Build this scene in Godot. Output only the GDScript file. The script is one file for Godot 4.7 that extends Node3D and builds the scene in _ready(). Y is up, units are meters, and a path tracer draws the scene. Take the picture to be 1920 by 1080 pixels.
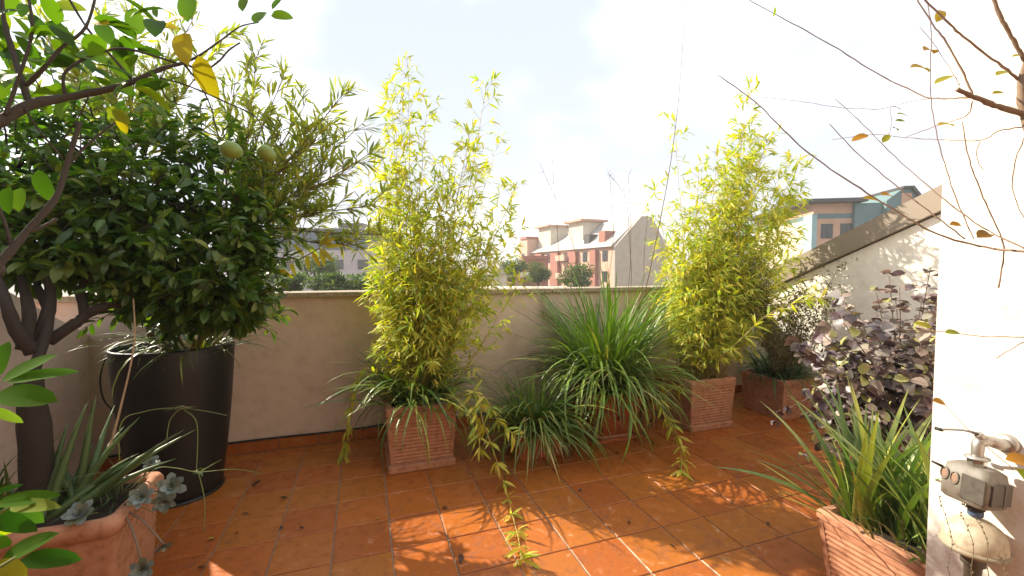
extends Node3D

# ---------------------------------------------------------------- camera numbers
const EYE := Vector3(0, 1.5, 0)
const FOCAL := 800.0                       # pixels of a 1920 x 1080 picture
var turn := Basis.from_euler(Vector3(deg_to_rad(-2.5), deg_to_rad(-19.3), 0))
const WALL_Z := -3.95                      # inner face of the parapet
const SIDE_X := 4.35                       # inner face of the sloping side wall
const HOUSE_X := 1.93                      # sunlit house wall with the tap
const SUN_TRAVEL := Vector3(0.58, -0.58, 0.60)

var rng := RandomNumberGenerator.new()
var used := {}
var M := {}

# ---------------------------------------------------------------- helpers: places
func ray(px: float, py: float) -> Vector3:
	return turn * Vector3((px - 960.0) / FOCAL, (540.0 - py) / FOCAL, -1.0)
func at(px: float, py: float, depth: float) -> Vector3:
	return EYE + ray(px, py) * depth
func on_y(px: float, py: float, y := 0.0) -> Vector3:
	var r := ray(px, py)
	return EYE + r * ((y - EYE.y) / r.y)
func on_x(px: float, py: float, x: float) -> Vector3:
	var r := ray(px, py)
	return EYE + r * (x / r.x)
func on_z(px: float, py: float, z: float) -> Vector3:
	var r := ray(px, py)
	return EYE + r * (z / r.z)
func seen(p: Vector3) -> Vector3:          # picture position and depth of a point
	var q := turn.inverse() * (p - EYE)
	var d := maxf(-q.z, 0.01)
	return Vector3(960 + q.x / d * FOCAL, 540 - q.y / d * FOCAL, -q.z)
func rf(a: float, b: float) -> float:
	return rng.randf_range(a, b)
func rdir() -> Vector3:
	return Vector3(rng.randfn(), rng.randfn(), rng.randfn()).normalized()

# ---------------------------------------------------------------- helpers: nodes
func numbered(called: String) -> String:
	if not used.has(called):
		used[called] = 0
		return called
	used[called] += 1
	return "%s_%03d" % [called, used[called]]
func thing(called: String, label: String, category: String, pos := Vector3.ZERO, group := "", kind := "") -> Node3D:
	var o := Node3D.new()
	o.name = numbered(called)
	add_child(o)
	o.position = pos
	tag(o, label, category, group, kind)
	return o
func tag(o: Node3D, label := "", category := "", group := "", kind := "") -> void:
	if label: o.set_meta("label", label)
	if category: o.set_meta("category", category)
	if group: o.set_meta("group", group)
	if kind: o.set_meta("kind", kind)
func part(parent: Node3D, called: String, mesh: Mesh, mat: Material, xf := Transform3D.IDENTITY, kind := "") -> MeshInstance3D:
	var o := MeshInstance3D.new()
	var key := "%d/%s" % [parent.get_instance_id(), called]
	if used.has(key):
		used[key] += 1
		o.name = "%s_%03d" % [called, used[key]]
	else:
		used[key] = 0
		o.name = called
	o.mesh = mesh
	o.material_override = mat
	o.transform = xf
	if kind: o.set_meta("kind", kind)
	parent.add_child(o, true)
	return o
func single(called: String, label: String, category: String, mesh: Mesh, mat: Material, xf := Transform3D.IDENTITY, group := "", kind := "") -> MeshInstance3D:
	var o := MeshInstance3D.new()
	o.name = numbered(called)
	o.mesh = mesh
	o.material_override = mat
	o.transform = xf
	add_child(o)
	tag(o, label, category, group, kind)
	return o
func move(p: Vector3) -> Transform3D:
	return Transform3D(Basis.IDENTITY, p)

# ---------------------------------------------------------------- helpers: textures and materials
func lin(r: float, g: float, b: float) -> Color:
	return Color(r, g, b).linear_to_srgb()
func noise_img(seed_: int, freq: float, octaves: int, size := 512, kind := FastNoiseLite.TYPE_SIMPLEX_SMOOTH) -> Image:
	var n := FastNoiseLite.new()
	n.seed = seed_
	n.noise_type = kind
	n.frequency = freq
	n.fractal_octaves = octaves
	return n.get_seamless_image(size, size)
func ramp_tex(img: Image, stops: Array) -> ImageTexture:   # stops: [value, Color (sRGB)]
	var g := Gradient.new()
	var off := PackedFloat32Array()
	var cols := PackedColorArray()
	for s in stops:
		off.append(s[0])
		cols.append(s[1])
	g.offsets = off
	g.colors = cols
	var lut: Array[Color] = []
	for i in 256: lut.append(g.sample(i / 255.0))
	var w := img.get_width()
	var out := Image.create(w, w, true, Image.FORMAT_RGB8)
	for y in w:
		for x in w:
			out.set_pixel(x, y, lut[int(img.get_pixel(x, y).r * 255.0)])
	out.generate_mipmaps()
	return ImageTexture.create_from_image(out)
func two_tex(a: Image, b: Image, share: float, stops: Array) -> ImageTexture:
	var w := a.get_width()
	var mix := Image.create(w, w, false, Image.FORMAT_RGB8)
	for y in w:
		for x in w:
			var v := lerpf(a.get_pixel(x, y).r, b.get_pixel(x, y).r, share)
			mix.set_pixel(x, y, Color(v, v, v))
	return ramp_tex(mix, stops)
func normal_tex(img: Image, strength: float) -> ImageTexture:
	var c: Image = img.duplicate()
	c.convert(Image.FORMAT_RGBA8)
	c.bump_map_to_normal_map(strength)
	return ImageTexture.create_from_image(c)
func mat(c: Color, rough := 0.7, metal := 0.0) -> StandardMaterial3D:
	var m := StandardMaterial3D.new()
	m.albedo_color = c
	m.roughness = rough
	m.metallic = metal
	return m
func tri(m: StandardMaterial3D, albedo: Texture2D, normal: Texture2D, per_metre: float, depth := 1.0, world := true) -> StandardMaterial3D:
	m.uv1_triplanar = true
	m.uv1_world_triplanar = world
	m.uv1_scale = Vector3.ONE * per_metre
	if albedo: m.albedo_texture = albedo
	if normal:
		m.normal_enabled = true
		m.normal_texture = normal
		m.normal_scale = depth
	return m
func leafy(rough: float, through: Color, spec := 0.5) -> StandardMaterial3D:
	var m := StandardMaterial3D.new()
	m.vertex_color_use_as_albedo = true
	m.cull_mode = BaseMaterial3D.CULL_DISABLED
	m.roughness = rough
	m.metallic_specular = spec
	m.backlight_enabled = true
	m.backlight = through
	return m

# ---------------------------------------------------------------- helpers: shapes
func bevel_box(size: Vector3, b: float) -> ArrayMesh:      # centred, chamfered edges
	var h := size / 2
	var rings := []
	for q in [[-h.y, b], [-h.y + b, 0.0], [h.y - b, 0.0], [h.y, b]]:
		rings.append(ring_cut(h.x - q[1], h.z - q[1], b * 0.8, q[0]))
	return loft(rings, false)
func ring_cut(hx: float, hz: float, c: float, y: float) -> PackedVector3Array:
	return PackedVector3Array([Vector3(hx, y, hz - c), Vector3(hx - c, y, hz), Vector3(-hx + c, y, hz), Vector3(-hx, y, hz - c), Vector3(-hx, y, -hz + c), Vector3(-hx + c, y, -hz), Vector3(hx - c, y, -hz), Vector3(hx, y, -hz + c)])
func ring_round(hx: float, hz: float, r: float, y: float, n := 4) -> PackedVector3Array:
	var p := PackedVector3Array()
	var corners := [[1, 1, 0.0], [-1, 1, 90.0], [-1, -1, 180.0], [1, -1, 270.0]]
	for c in corners:
		for i in n + 1:
			var a: float = deg_to_rad(c[2] + 90.0 * i / n)
			p.append(Vector3(c[0] * (hx - r) + cos(a) * r, y, c[1] * (hz - r) + sin(a) * r))
	return p
func ring_circle(r: float, y: float, n := 40) -> PackedVector3Array:
	var p := PackedVector3Array()
	for i in n:
		var a := TAU * i / n
		p.append(Vector3(cos(a) * r, y, sin(a) * r))
	return p
func loft(rings: Array, smooth: bool, cap_low := true, cap_high := true) -> ArrayMesh:
	var st := SurfaceTool.new()
	st.begin(Mesh.PRIMITIVE_TRIANGLES)
	st.set_smooth_group(0 if smooth else -1)
	var n: int = rings[0].size()
	for k in rings.size() - 1:
		var lo: PackedVector3Array = rings[k]
		var hi: PackedVector3Array = rings[k + 1]
		for i in n:
			var j := (i + 1) % n
			for v in [lo[i], lo[j], hi[j], lo[i], hi[j], hi[i]]: st.add_vertex(v)
	st.set_smooth_group(-1)
	for q in [[cap_low, rings[0], false], [cap_high, rings[-1], true]]:
		if not q[0]: continue
		var c := Vector3.ZERO
		for v in q[1]: c += v
		c /= n
		for i in n:
			var j := (i + 1) % n
			for v in ([q[1][i], q[1][j], c] if q[2] else [q[1][j], q[1][i], c]): st.add_vertex(v)
	st.generate_normals()
	return st.commit()
func tube_into(st: SurfaceTool, pts: Array, radii: Array, sides := 6) -> void:
	var rows := []
	var side := Vector3.ZERO
	for k in pts.size():
		var d: Vector3 = (pts[mini(k + 1, pts.size() - 1)] - pts[maxi(k - 1, 0)]).normalized()
		if side == Vector3.ZERO: side = d.cross(Vector3.RIGHT if absf(d.x) < 0.8 else Vector3.UP).normalized()
		side = (side - d * side.dot(d)).normalized()
		var up := side.cross(d)
		var row := []
		for i in sides:
			var a := TAU * i / sides
			row.append(pts[k] + (side * cos(a) + up * sin(a)) * radii[k])
		rows.append(row)
	for k in pts.size() - 1:
		for i in sides:
			var j := (i + 1) % sides
			for v in [rows[k][i], rows[k + 1][j], rows[k][j], rows[k][i], rows[k + 1][i], rows[k + 1][j]]: st.add_vertex(v)
	for i in sides:
		var j := (i + 1) % sides
		for v in [rows[-1][i], pts[-1], rows[-1][j]]: st.add_vertex(v)
		for v in [rows[0][i], rows[0][j], pts[0]]: st.add_vertex(v)
func new_st() -> SurfaceTool:
	var st := SurfaceTool.new()
	st.begin(Mesh.PRIMITIVE_TRIANGLES)
	st.set_smooth_group(0)
	return st
func done(st: SurfaceTool) -> ArrayMesh:
	st.generate_normals()
	return st.commit()
func spline(pts: Array, per := 4) -> Array:                 # Catmull-Rom through the points
	var out := []
	for k in pts.size() - 1:
		var a: Vector3 = pts[maxi(k - 1, 0)]
		var b: Vector3 = pts[k]
		var c: Vector3 = pts[k + 1]
		var d: Vector3 = pts[mini(k + 2, pts.size() - 1)]
		for i in per: out.append(b.cubic_interpolate(c, a, d, float(i) / per))
	out.append(pts[-1])
	return out
func taper(n: int, r0: float, r1: float) -> Array:
	var out := []
	for i in n: out.append(lerpf(r0, r1, float(i) / maxi(n - 1, 1)))
	return out
func tube(pts: Array, r0: float, r1: float, sides := 6) -> ArrayMesh:
	var st := new_st()
	tube_into(st, pts, taper(pts.size(), r0, r1), sides)
	return done(st)
func knobbly(pts: Array, r0: float, r1: float) -> Array:    # radii of a branch with swellings
	var out := []
	for i in pts.size(): out.append(lerpf(r0, r1, float(i) / maxi(pts.size() - 1, 1)) * rf(0.88, 1.16))
	return out

# a leaf of length 1 lying along +z, its upper face +y; width is a share of the length
func leaf_mesh(width: float, shape: String, segs: int, bend: float, fold: float, col: Color, wave := 0.0, tip_col = null) -> ArrayMesh:
	var v := PackedVector3Array()
	var n := PackedVector3Array()
	var c := PackedColorArray()
	var idx := PackedInt32Array()
	var p := Vector3.ZERO
	var ang := 0.0
	for k in segs + 1:
		var t := float(k) / segs
		var w := 0.0
		if shape == "lance": w = pow(sin(PI * pow(t, 0.7)), 0.8) if t < 1 else 0.0
		elif shape == "oval": w = pow(maxf(sin(PI * pow(t, 0.85)), 0.0), 0.6) if t < 1 else 0.0
		elif shape == "spoon": w = pow(maxf(sin(PI * pow(t, 1.6)), 0.0), 0.6) if t < 1 else 0.0
		else: w = (0.75 + 0.5 * minf(t * 3.0, 1.0)) * (1.0 - pow(t, 2.6)) * 0.8
		w = maxf(w, 0.02) * width * 0.5
		if wave > 0.0: w *= 1.0 + wave * sin(t * 23.0)
		var dir := Vector3(0, -sin(ang), cos(ang))
		var up := Vector3(0, cos(ang), sin(ang))
		var lift := up * w * fold
		var out_n := (up - Vector3.RIGHT * 0.0).normalized()
		for s in [-1, 0, 1]:
			v.append(p + Vector3(s * w, 0, 0) + (lift if s != 0 else Vector3.ZERO) + up * (wave * w * sin(t * 17.0 + s) if s != 0 else 0.0))
			n.append((out_n - Vector3(s * fold * 0.7, 0, 0)).normalized())
			c.append(col if tip_col == null else col.lerp(tip_col, smoothstep(0.45, 0.95, t)))
		p += dir / segs
		ang += bend / segs
	for k in segs:
		var a := k * 3
		for s in 2: idx.append_array([a + s, a + s + 4, a + s + 3, a + s, a + s + 1, a + s + 4])
	var arr := []
	arr.resize(Mesh.ARRAY_MAX)
	arr[Mesh.ARRAY_VERTEX] = v
	arr[Mesh.ARRAY_NORMAL] = n
	arr[Mesh.ARRAY_COLOR] = c
	arr[Mesh.ARRAY_INDEX] = idx
	var m := ArrayMesh.new()
	m.add_surface_from_arrays(Mesh.PRIMITIVE_TRIANGLES, arr)
	return m
func leaf_xf(p: Vector3, dir: Vector3, up: Vector3, size: float, wide := 1.0) -> Transform3D:
	var z := dir.normalized()
	var x := up.cross(z)
	if x.length() < 0.05: x = Vector3(0.3, 0.2, 1).cross(z)
	x = x.normalized()
	return Transform3D(Basis(x * size * wide, z.cross(x) * size, z * size), p)
# puts leaves [world transform, variant] on a plant: the largest in the picture as parts, the rest joined
func emit(plant: Node3D, leaves: Array, kinds: Array, m: Material, most: int, called := "leaf", rest := "foliage") -> void:
	var ranked := []
	for l in leaves:
		var xf: Transform3D = l[0]
		var s := seen(xf.origin + xf.basis.z * 0.5)
		var size := xf.basis.z.length() / maxf(s.z, 0.3)
		if s.z < 0.2 or s.x < 0 or s.x > 1920 or s.y < 0 or s.y > 1080: size *= 0.01
		ranked.append([size * (0.6 + 0.4 * rng.randf()), l])
	ranked.sort_custom(func(a, b): return a[0] > b[0])
	var st: SurfaceTool = null
	for i in ranked.size():
		var xf: Transform3D = ranked[i][1][0]
		xf.origin -= plant.position
		var mesh: Mesh = kinds[ranked[i][1][1] % kinds.size()]
		if i < most:
			part(plant, called, mesh, m, xf)
		else:
			if st == null:
				st = SurfaceTool.new()
				st.begin(Mesh.PRIMITIVE_TRIANGLES)
			st.append_from(mesh, 0, xf)
	if st: part(plant, rest, st.commit(), m, Transform3D.IDENTITY, "stuff")
func vary(c: Color, amount: float) -> Color:
	var k := rf(1 - amount, 1 + amount)
	return Color(c.r * k * rf(0.85, 1.15), c.g * k, c.b * k * rf(0.8, 1.2))
func kinds_of(n: int, width: Array, shape: String, segs: int, bend: Array, fold: float, cols: Array, amount := 0.25, wave := 0.0, tip = null) -> Array:
	var out := []
	for i in n: out.append(leaf_mesh(rf(width[0], width[1]), shape, segs, rf(bend[0], bend[1]), fold, vary(cols[i % cols.size()], amount), wave, tip))
	return out
func local(pts: Array, o: Vector3) -> Array:
	var out := []
	for p in pts: out.append(p - o)
	return out

# ================================================================ the scene
func _ready() -> void:
	rng.seed = 20240511
	var cam := Camera3D.new()
	cam.name = "camera"
	cam.position = EYE
	cam.basis = turn
	cam.fov = rad_to_deg(2 * atan(540.0 / FOCAL))
	cam.near = 0.05
	cam.far = 3000
	add_child(cam)
	cam.current = true
	sky_and_sun()
	materials()
	terrace()
	town()
	pots()
	left_plants()
	middle_plants()
	right_plants()
	tap()
	small_things()

func sky_and_sun() -> void:
	var e := Environment.new()
	e.background_mode = Environment.BG_SKY
	e.tonemap_mode = Environment.TONE_MAPPER_LINEAR
	e.tonemap_exposure = 2.05
	var s := ProceduralSkyMaterial.new()
	s.sky_top_color = Color(0.845, 0.89, 0.98)
	s.sky_horizon_color = Color(0.97, 0.97, 0.97)
	s.sky_curve = 0.2
	s.ground_horizon_color = Color(0.80, 0.79, 0.77)
	s.ground_bottom_color = Color(0.45, 0.42, 0.38)
	s.sun_angle_max = 40.0
	s.sun_curve = 0.15
	# thin bright cloud, computed
	var n := FastNoiseLite.new()
	n.seed = 7
	n.frequency = 1.1
	n.fractal_octaves = 5
	var img := Image.create(1024, 512, false, Image.FORMAT_RGBAF)
	for y in 512:
		var el := (0.5 - (y + 0.5) / 512.0) * PI
		for x in 1024:
			var az := (x + 0.5) / 1024.0 * TAU
			var d := Vector3(cos(el) * sin(az), sin(el) * 1.6, cos(el) * cos(az))
			var v := smoothstep(-0.25, 0.3, n.get_noise_3dv(d * 1.5)) * smoothstep(-0.02, 0.1, el)
			img.set_pixel(x, y, Color(1, 0.99, 0.97, v * 0.52))
	s.sky_cover = ImageTexture.create_from_image(img)
	s.sky_cover_modulate = Color(1, 1, 1, 1)
	var sky := Sky.new()
	sky.sky_material = s
	e.sky = sky
	e.background_energy_multiplier = 0.58
	e.fog_enabled = true
	e.fog_density = 0.0016
	e.fog_light_color = Color(1.0, 0.985, 0.96)
	e.sdfgi_enabled = true
	e.ssao_enabled = true
	e.ssil_enabled = true
	var w := WorldEnvironment.new()
	w.name = "world_environment"
	w.environment = e
	add_child(w)
	var sun := DirectionalLight3D.new()
	sun.name = "sun"
	sun.light_color = Color(1.0, 0.95, 0.86)
	sun.light_energy = 1.6
	sun.light_angular_distance = 0.5
	sun.shadow_enabled = true
	sun.basis = Basis.looking_at(SUN_TRAVEL.normalized())
	add_child(sun)

func materials() -> void:
	var fine := noise_img(3, 0.06, 4)
	var coarse := noise_img(4, 0.008, 4)
	var blotch := noise_img(5, 0.018, 5)
	var grain := noise_img(6, 0.25, 3)
	var fine_n := normal_tex(fine, 3.0)
	var grain_n := normal_tex(grain, 2.5)
	M.fine_n = fine_n
	# plaster
	var plaster := two_tex(coarse, fine, 0.35, [[0.0, Color(0.85, 0.83, 0.81)], [0.35, Color(0.945, 0.935, 0.925)], [0.5, Color(0.965, 0.96, 0.955)], [1.0, Color(1, 1, 1)]])
	M.plaster = tri(mat(lin(0.68, 0.545, 0.455), 0.92), plaster, fine_n, 1.6, 0.18)
	M.white_plaster = tri(mat(Color(0.93, 0.91, 0.88), 0.92), plaster, fine_n, 1.6, 0.3)
	# stone coping with speckle, metal coping
	var speck := two_tex(grain, blotch, 0.4, [[0.0, Color(0.45, 0.42, 0.38)], [0.42, Color(0.72, 0.69, 0.64)], [0.55, Color(0.82, 0.79, 0.74)], [1.0, Color(0.95, 0.93, 0.9)]])
	M.stone = tri(mat(Color(0.80, 0.76, 0.70), 0.8), speck, grain_n, 2.2, 0.6)
	M.metal_coping = mat(Color(0.54, 0.49, 0.44), 0.5, 0.0)
	# terracotta floor tiles: six tones, one stain pattern laid through the world
	var tile_stain := two_tex(blotch, fine, 0.35, [[0.0, Color(0.50, 0.28, 0.13)], [0.30, Color(0.61, 0.345, 0.135)], [0.42, Color(0.655, 0.368, 0.135)], [0.62, Color(0.665, 0.374, 0.137)], [0.72, Color(0.69, 0.41, 0.21)], [0.82, Color(0.72, 0.50, 0.36)], [1.0, Color(0.76, 0.60, 0.50)]])
	var tile_rough := ramp_tex(blotch, [[0.0, Color(0.75, 0.75, 0.75)], [0.45, Color(0.45, 0.45, 0.45)], [0.6, Color(0.36, 0.36, 0.36)], [1.0, Color(0.55, 0.55, 0.55)]])
	M.tiles = []
	for i in 6:
		var k: float = [1.0, 0.96, 0.98, 0.99, 0.97, 0.93][i]
		var m := tri(mat(Color(k, k * [1.0, 1.03, 0.97, 1.0, 1.04, 0.97][i], k), 1.0), tile_stain, normal_tex(blotch, 1.0), 0.83 + 0.05 * i, 0.25)
		m.uv1_offset = Vector3(0.13 * i, 0, 0.29 * i)
		m.roughness_texture = tile_rough
		m.metallic_specular = 0.5
		M.tiles.append(m)
	M.grout = tri(mat(lin(0.50, 0.43, 0.37), 0.95), speck, null, 3.0)
	# terracotta pots
	var clay := two_tex(blotch, grain, 0.3, [[0.0, Color(0.55, 0.52, 0.46)], [0.30, Color(0.80, 0.77, 0.74)], [0.42, Color(0.92, 0.90, 0.88)], [0.6, Color(0.94, 0.93, 0.92)], [0.72, Color(0.96, 1.0, 1.0)], [1.0, Color(1.0, 1.0, 1.0)]])
	M.clay = tri(mat(lin(0.52, 0.25, 0.145), 0.88), clay, grain_n, 1.7, 0.35)
	M.clay_deep = tri(mat(lin(0.44, 0.12, 0.04), 0.5), clay, grain_n, 1.3, 0.2)
	M.soil = tri(mat(lin(0.045, 0.03, 0.02), 1.0), speck, grain_n, 4.0, 2.0)
	M.black_pot = tri(mat(lin(0.007, 0.0072, 0.008), 0.48), null, grain_n, 2.0, 0.12)
	M.rubber = mat(lin(0.012, 0.012, 0.013), 0.6)
	# bark
	var bark := two_tex(fine, grain, 0.5, [[0.0, Color(0.45, 0.42, 0.4)], [0.5, Color(0.85, 0.83, 0.8)], [1.0, Color(1, 1, 1)]])
	M.bark = tri(mat(lin(0.085, 0.071, 0.056), 0.9), bark, fine_n, 7.0, 2.0)
	M.bark_dark = tri(mat(lin(0.05, 0.036, 0.027), 0.9), bark, fine_n, 4.0, 2.0)
	M.bark_tan = tri(mat(lin(0.34, 0.24, 0.17), 0.85), bark, fine_n, 9.0, 1.0)
	M.twig_tan = mat(lin(0.24, 0.16, 0.11), 0.8)
	M.twig = mat(lin(0.20, 0.13, 0.08), 0.8)
	M.twig_red = mat(lin(0.12, 0.07, 0.05), 0.75)
	M.cane = mat(lin(0.42, 0.33, 0.09), 0.5)
	M.stalk = mat(lin(0.13, 0.09, 0.05), 0.8)
	M.stem_green = mat(lin(0.16, 0.20, 0.05), 0.6)
	M.aloe = mat(lin(0.07, 0.12, 0.035), 0.5)
	M.dry_stem = mat(lin(0.36, 0.24, 0.13), 0.7)
	M.lemon = tri(mat(lin(0.16, 0.24, 0.035), 0.42), null, grain_n, 9.0, 0.5)
	M.chrome = mat(lin(0.6, 0.58, 0.55), 0.25, 1.0)
	M.chrome_dull = mat(lin(0.42, 0.40, 0.37), 0.45, 0.8)
	M.lever = mat(lin(0.10, 0.10, 0.10), 0.5)
	M.grey_plastic = tri(mat(lin(0.22, 0.20, 0.17), 0.6), clay, null, 3.0)
	M.dark_plastic = tri(mat(lin(0.10, 0.09, 0.075), 0.55), clay, null, 3.0)
	M.beige_plastic = tri(mat(lin(0.55, 0.48, 0.36), 0.55), clay, null, 3.0)
	M.beige_dark = tri(mat(lin(0.34, 0.29, 0.21), 0.6), clay, null, 3.0)
	M.blue_plastic = mat(lin(0.06, 0.11, 0.20), 0.45)
	M.orange_dial = mat(lin(0.30, 0.19, 0.13), 0.6)
	# foliage
	M.leaf_soft = leafy(0.5, Color(0.95, 1.0, 0.45), 0.4)
	M.leaf_gloss = leafy(0.36, Color(0.85, 1.0, 0.35), 0.5)
	M.leaf_citrus = leafy(0.5, Color(0.9, 1.0, 0.4), 0.3)
	M.leaf_broad = leafy(0.7, Color(0.8, 1.0, 0.35), 0.15)
	M.leaf_grass = leafy(0.38, Color(0.65, 0.75, 0.3), 0.5)
	M.leaf_purple = leafy(0.42, Color(0.6, 0.5, 0.5), 0.5)
	M.leaf_waxy = leafy(0.55, Color(0.2, 0.2, 0.15), 0.4)

# ---------------------------------------------------------------- terrace
func terrace() -> void:
	var fl := thing("floor", "", "", Vector3.ZERO, "", "structure")
	part(fl, "bedding", slab(Vector3(-3.6, -0.25, WALL_Z), Vector3(SIDE_X, -0.007, 2.2)), M.grout)
	var x0 := fposmod(on_y(740, 1077).x, 0.3)
	var z0 := fposmod(on_y(735, 1032).z, 0.3)
	var tile := bevel_box(Vector3(0.293, 0.02, 0.293), 0.003)
	var spots := []
	for i in range(-13, 16):
		for j in range(-14, 8):
			var p := Vector3(x0 + 0.3 * i + 0.15, -0.01, z0 + 0.3 * j + 0.15)
			var cut := p.z + 0.1465 - (WALL_Z + 0.018)
			if p.z < WALL_Z + 0.15 and cut > 0.03 and p.x > -3.4 and p.x < SIDE_X - 0.15:    # cut tiles along the parapet
				part(fl, "tile", bevel_box(Vector3(0.293, 0.02, cut), 0.003), M.tiles[rng.randi_range(0, 5)], move(Vector3(p.x, -0.01, WALL_Z + 0.018 + cut / 2)))
			if p.x < -3.4 or p.x > SIDE_X - 0.15 or p.z < WALL_Z + 0.15 or p.z > 2.0: continue
			if p.x > HOUSE_X - 0.1 and p.z > -1.0: continue
			var s := seen(p)
			var hidden := s.z < 0.3 or s.x < -150 or s.x > 2050 or s.y > 1250
			spots.append([(1000.0 if hidden else 0.0) + s.z, p])
	spots.sort_custom(func(a, b): return a[0] < b[0])
	var rest := SurfaceTool.new()
	rest.begin(Mesh.PRIMITIVE_TRIANGLES)
	for k in spots.size():
		var b := Basis.from_euler(Vector3(rf(-0.003, 0.003), (PI / 2) * rng.randi_range(0, 3) + rf(-0.004, 0.004), rf(-0.003, 0.003)))
		var xf := Transform3D(b, spots[k][1] + Vector3(0, rf(-0.001, 0.001), 0))
		if k < 272: part(fl, "tile", tile, M.tiles[rng.randi_range(0, 5)], xf)
		else: rest.append_from(tile, 0, xf)
	part(fl, "tiling", rest.commit(), M.tiles[0], Transform3D.IDENTITY, "stuff")
	# parapet
	var pw := thing("parapet_wall", "beige plastered parapet wall behind the flower pots, with a thin stone coping", "wall", Vector3(0, 0, WALL_Z))
	part(pw, "plaster", slab(Vector3(-4.2, -0.25, -0.22), Vector3(SIDE_X, 1.262, 0)), M.plaster)
	var cx := -4.2
	while cx < SIDE_X - 0.05:
		var l := minf(1.2, SIDE_X - 0.004 - cx)
		part(pw, "coping_slab", bevel_box(Vector3(l - 0.006, 0.045, 0.30), 0.006), M.stone, move(Vector3(cx + l / 2, 1.285, -0.11)))
		cx += 1.2
	cx = -4.1 + fposmod(x0, 0.3)
	var skirt := bevel_box(Vector3(0.294, 0.09, 0.014), 0.003)
	while cx < SIDE_X - 0.15:
		part(pw, "skirting_tile", skirt, M.tiles[rng.randi_range(0, 5)], move(Vector3(cx + 0.15, 0.047, 0.0075)))
		cx += 0.3
	# sloping side wall on the right: rises towards the house at roof pitch
	var sw := thing("sloping_side_wall", "sunlit white side wall whose top slopes up under a wide grey-brown metal coping", "wall", Vector3(SIDE_X, 0, 0))
	var zf := WALL_Z
	var zn := 0.6
	var pitch := 0.455
	var h0 := 1.30
	var hn := h0 + (zn - zf) * pitch
	part(sw, "plaster", prism_x([Vector2(zf - 0.3, -0.25), Vector2(zn, -0.25), Vector2(zn, hn - 0.20), Vector2(zf - 0.3, h0 - 0.20 - 0.3 * pitch)], 0, 0.25), M.white_plaster)
	part(sw, "coping", prism_x([Vector2(zf - 0.35, h0 - 0.17 - 0.35 * pitch), Vector2(zn + 0.02, hn - 0.17), Vector2(zn + 0.02, hn + 0.02), Vector2(zf - 0.35, h0 + 0.02 - 0.35 * pitch)], -0.04, 0.30), M.metal_coping)
	part(sw, "drip_edge", prism_x([Vector2(zf - 0.35, h0 - 0.185 - 0.35 * pitch), Vector2(zn + 0.02, hn - 0.185), Vector2(zn + 0.02, hn - 0.173), Vector2(zf - 0.35, h0 - 0.173 - 0.35 * pitch)], -0.055, -0.005), M.metal_coping)
	var zz := zf + 0.02
	while zz < 0.3:
		part(sw, "skirting_tile", bevel_box(Vector3(0.014, 0.09, 0.294), 0.003), M.tiles[rng.randi_range(0, 5)], move(Vector3(-0.0075, 0.047, zz + 0.15)))
		zz += 0.3
	# low sloping wall on the left, brown, in the shade
	var lw := thing("low_sloping_wall", "shaded plaster side wall with a sloping top behind the big black planter", "wall", Vector3(-1.9, 0, 0))
	part(lw, "plaster", prism_x([Vector2(WALL_Z + 0.001, 0.0), Vector2(1.5, 0.0), Vector2(1.5, 3.7), Vector2(WALL_Z + 0.001, 1.02)], -0.12, 0), M.plaster)
	# house: the corner with the tap, and the front behind the camera
	var hw := thing("house_wall", "white sunlit house wall with the garden tap, at the right edge", "wall", Vector3(HOUSE_X, 0, 0))
	part(hw, "plaster", slab(Vector3(0, -0.25, -0.93), Vector3(3.2, 4.2, 2.6)), M.white_plaster)

	var hf := thing("house_front", "plastered house front with an eave, behind the viewer", "wall", Vector3(0, 0, 1.5))
	part(hf, "plaster", slab(Vector3(-4.2, -0.25, 0.001), Vector3(HOUSE_X - 0.001, 3.4, 0.25)), M.plaster)
	part(hf, "eave", slab(Vector3(-1.77, 2.85, -1.4), Vector3(HOUSE_X - 0.003, 3.0, -0.001)), M.plaster)

func slab(a: Vector3, b: Vector3) -> ArrayMesh:
	var st := SurfaceTool.new()
	st.begin(Mesh.PRIMITIVE_TRIANGLES)
	var bm := BoxMesh.new()
	bm.size = b - a
	st.append_from(bm, 0, move((a + b) / 2))
	return st.commit()
func prism_x(poly: Array, xa: float, xb: float) -> ArrayMesh:   # polygon of (z, y), convex, extruded along x
	var st := SurfaceTool.new()
	st.begin(Mesh.PRIMITIVE_TRIANGLES)
	st.set_smooth_group(-1)
	var n := poly.size()
	for i in range(1, n - 1):
		for q in [[xa, [0, i + 1, i]], [xb, [0, i, i + 1]]]:
			for k in q[1]: st.add_vertex(Vector3(q[0], poly[k].y, poly[k].x))
	for i in n:
		var j := (i + 1) % n
		var a := Vector3(xa, poly[i].y, poly[i].x)
		var b := Vector3(xa, poly[j].y, poly[j].x)
		var c := Vector3(xb, poly[j].y, poly[j].x)
		var d := Vector3(xb, poly[i].y, poly[i].x)
		for v in [a, b, c, a, c, d]: st.add_vertex(v)
	st.generate_normals()
	return st.commit()

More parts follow.
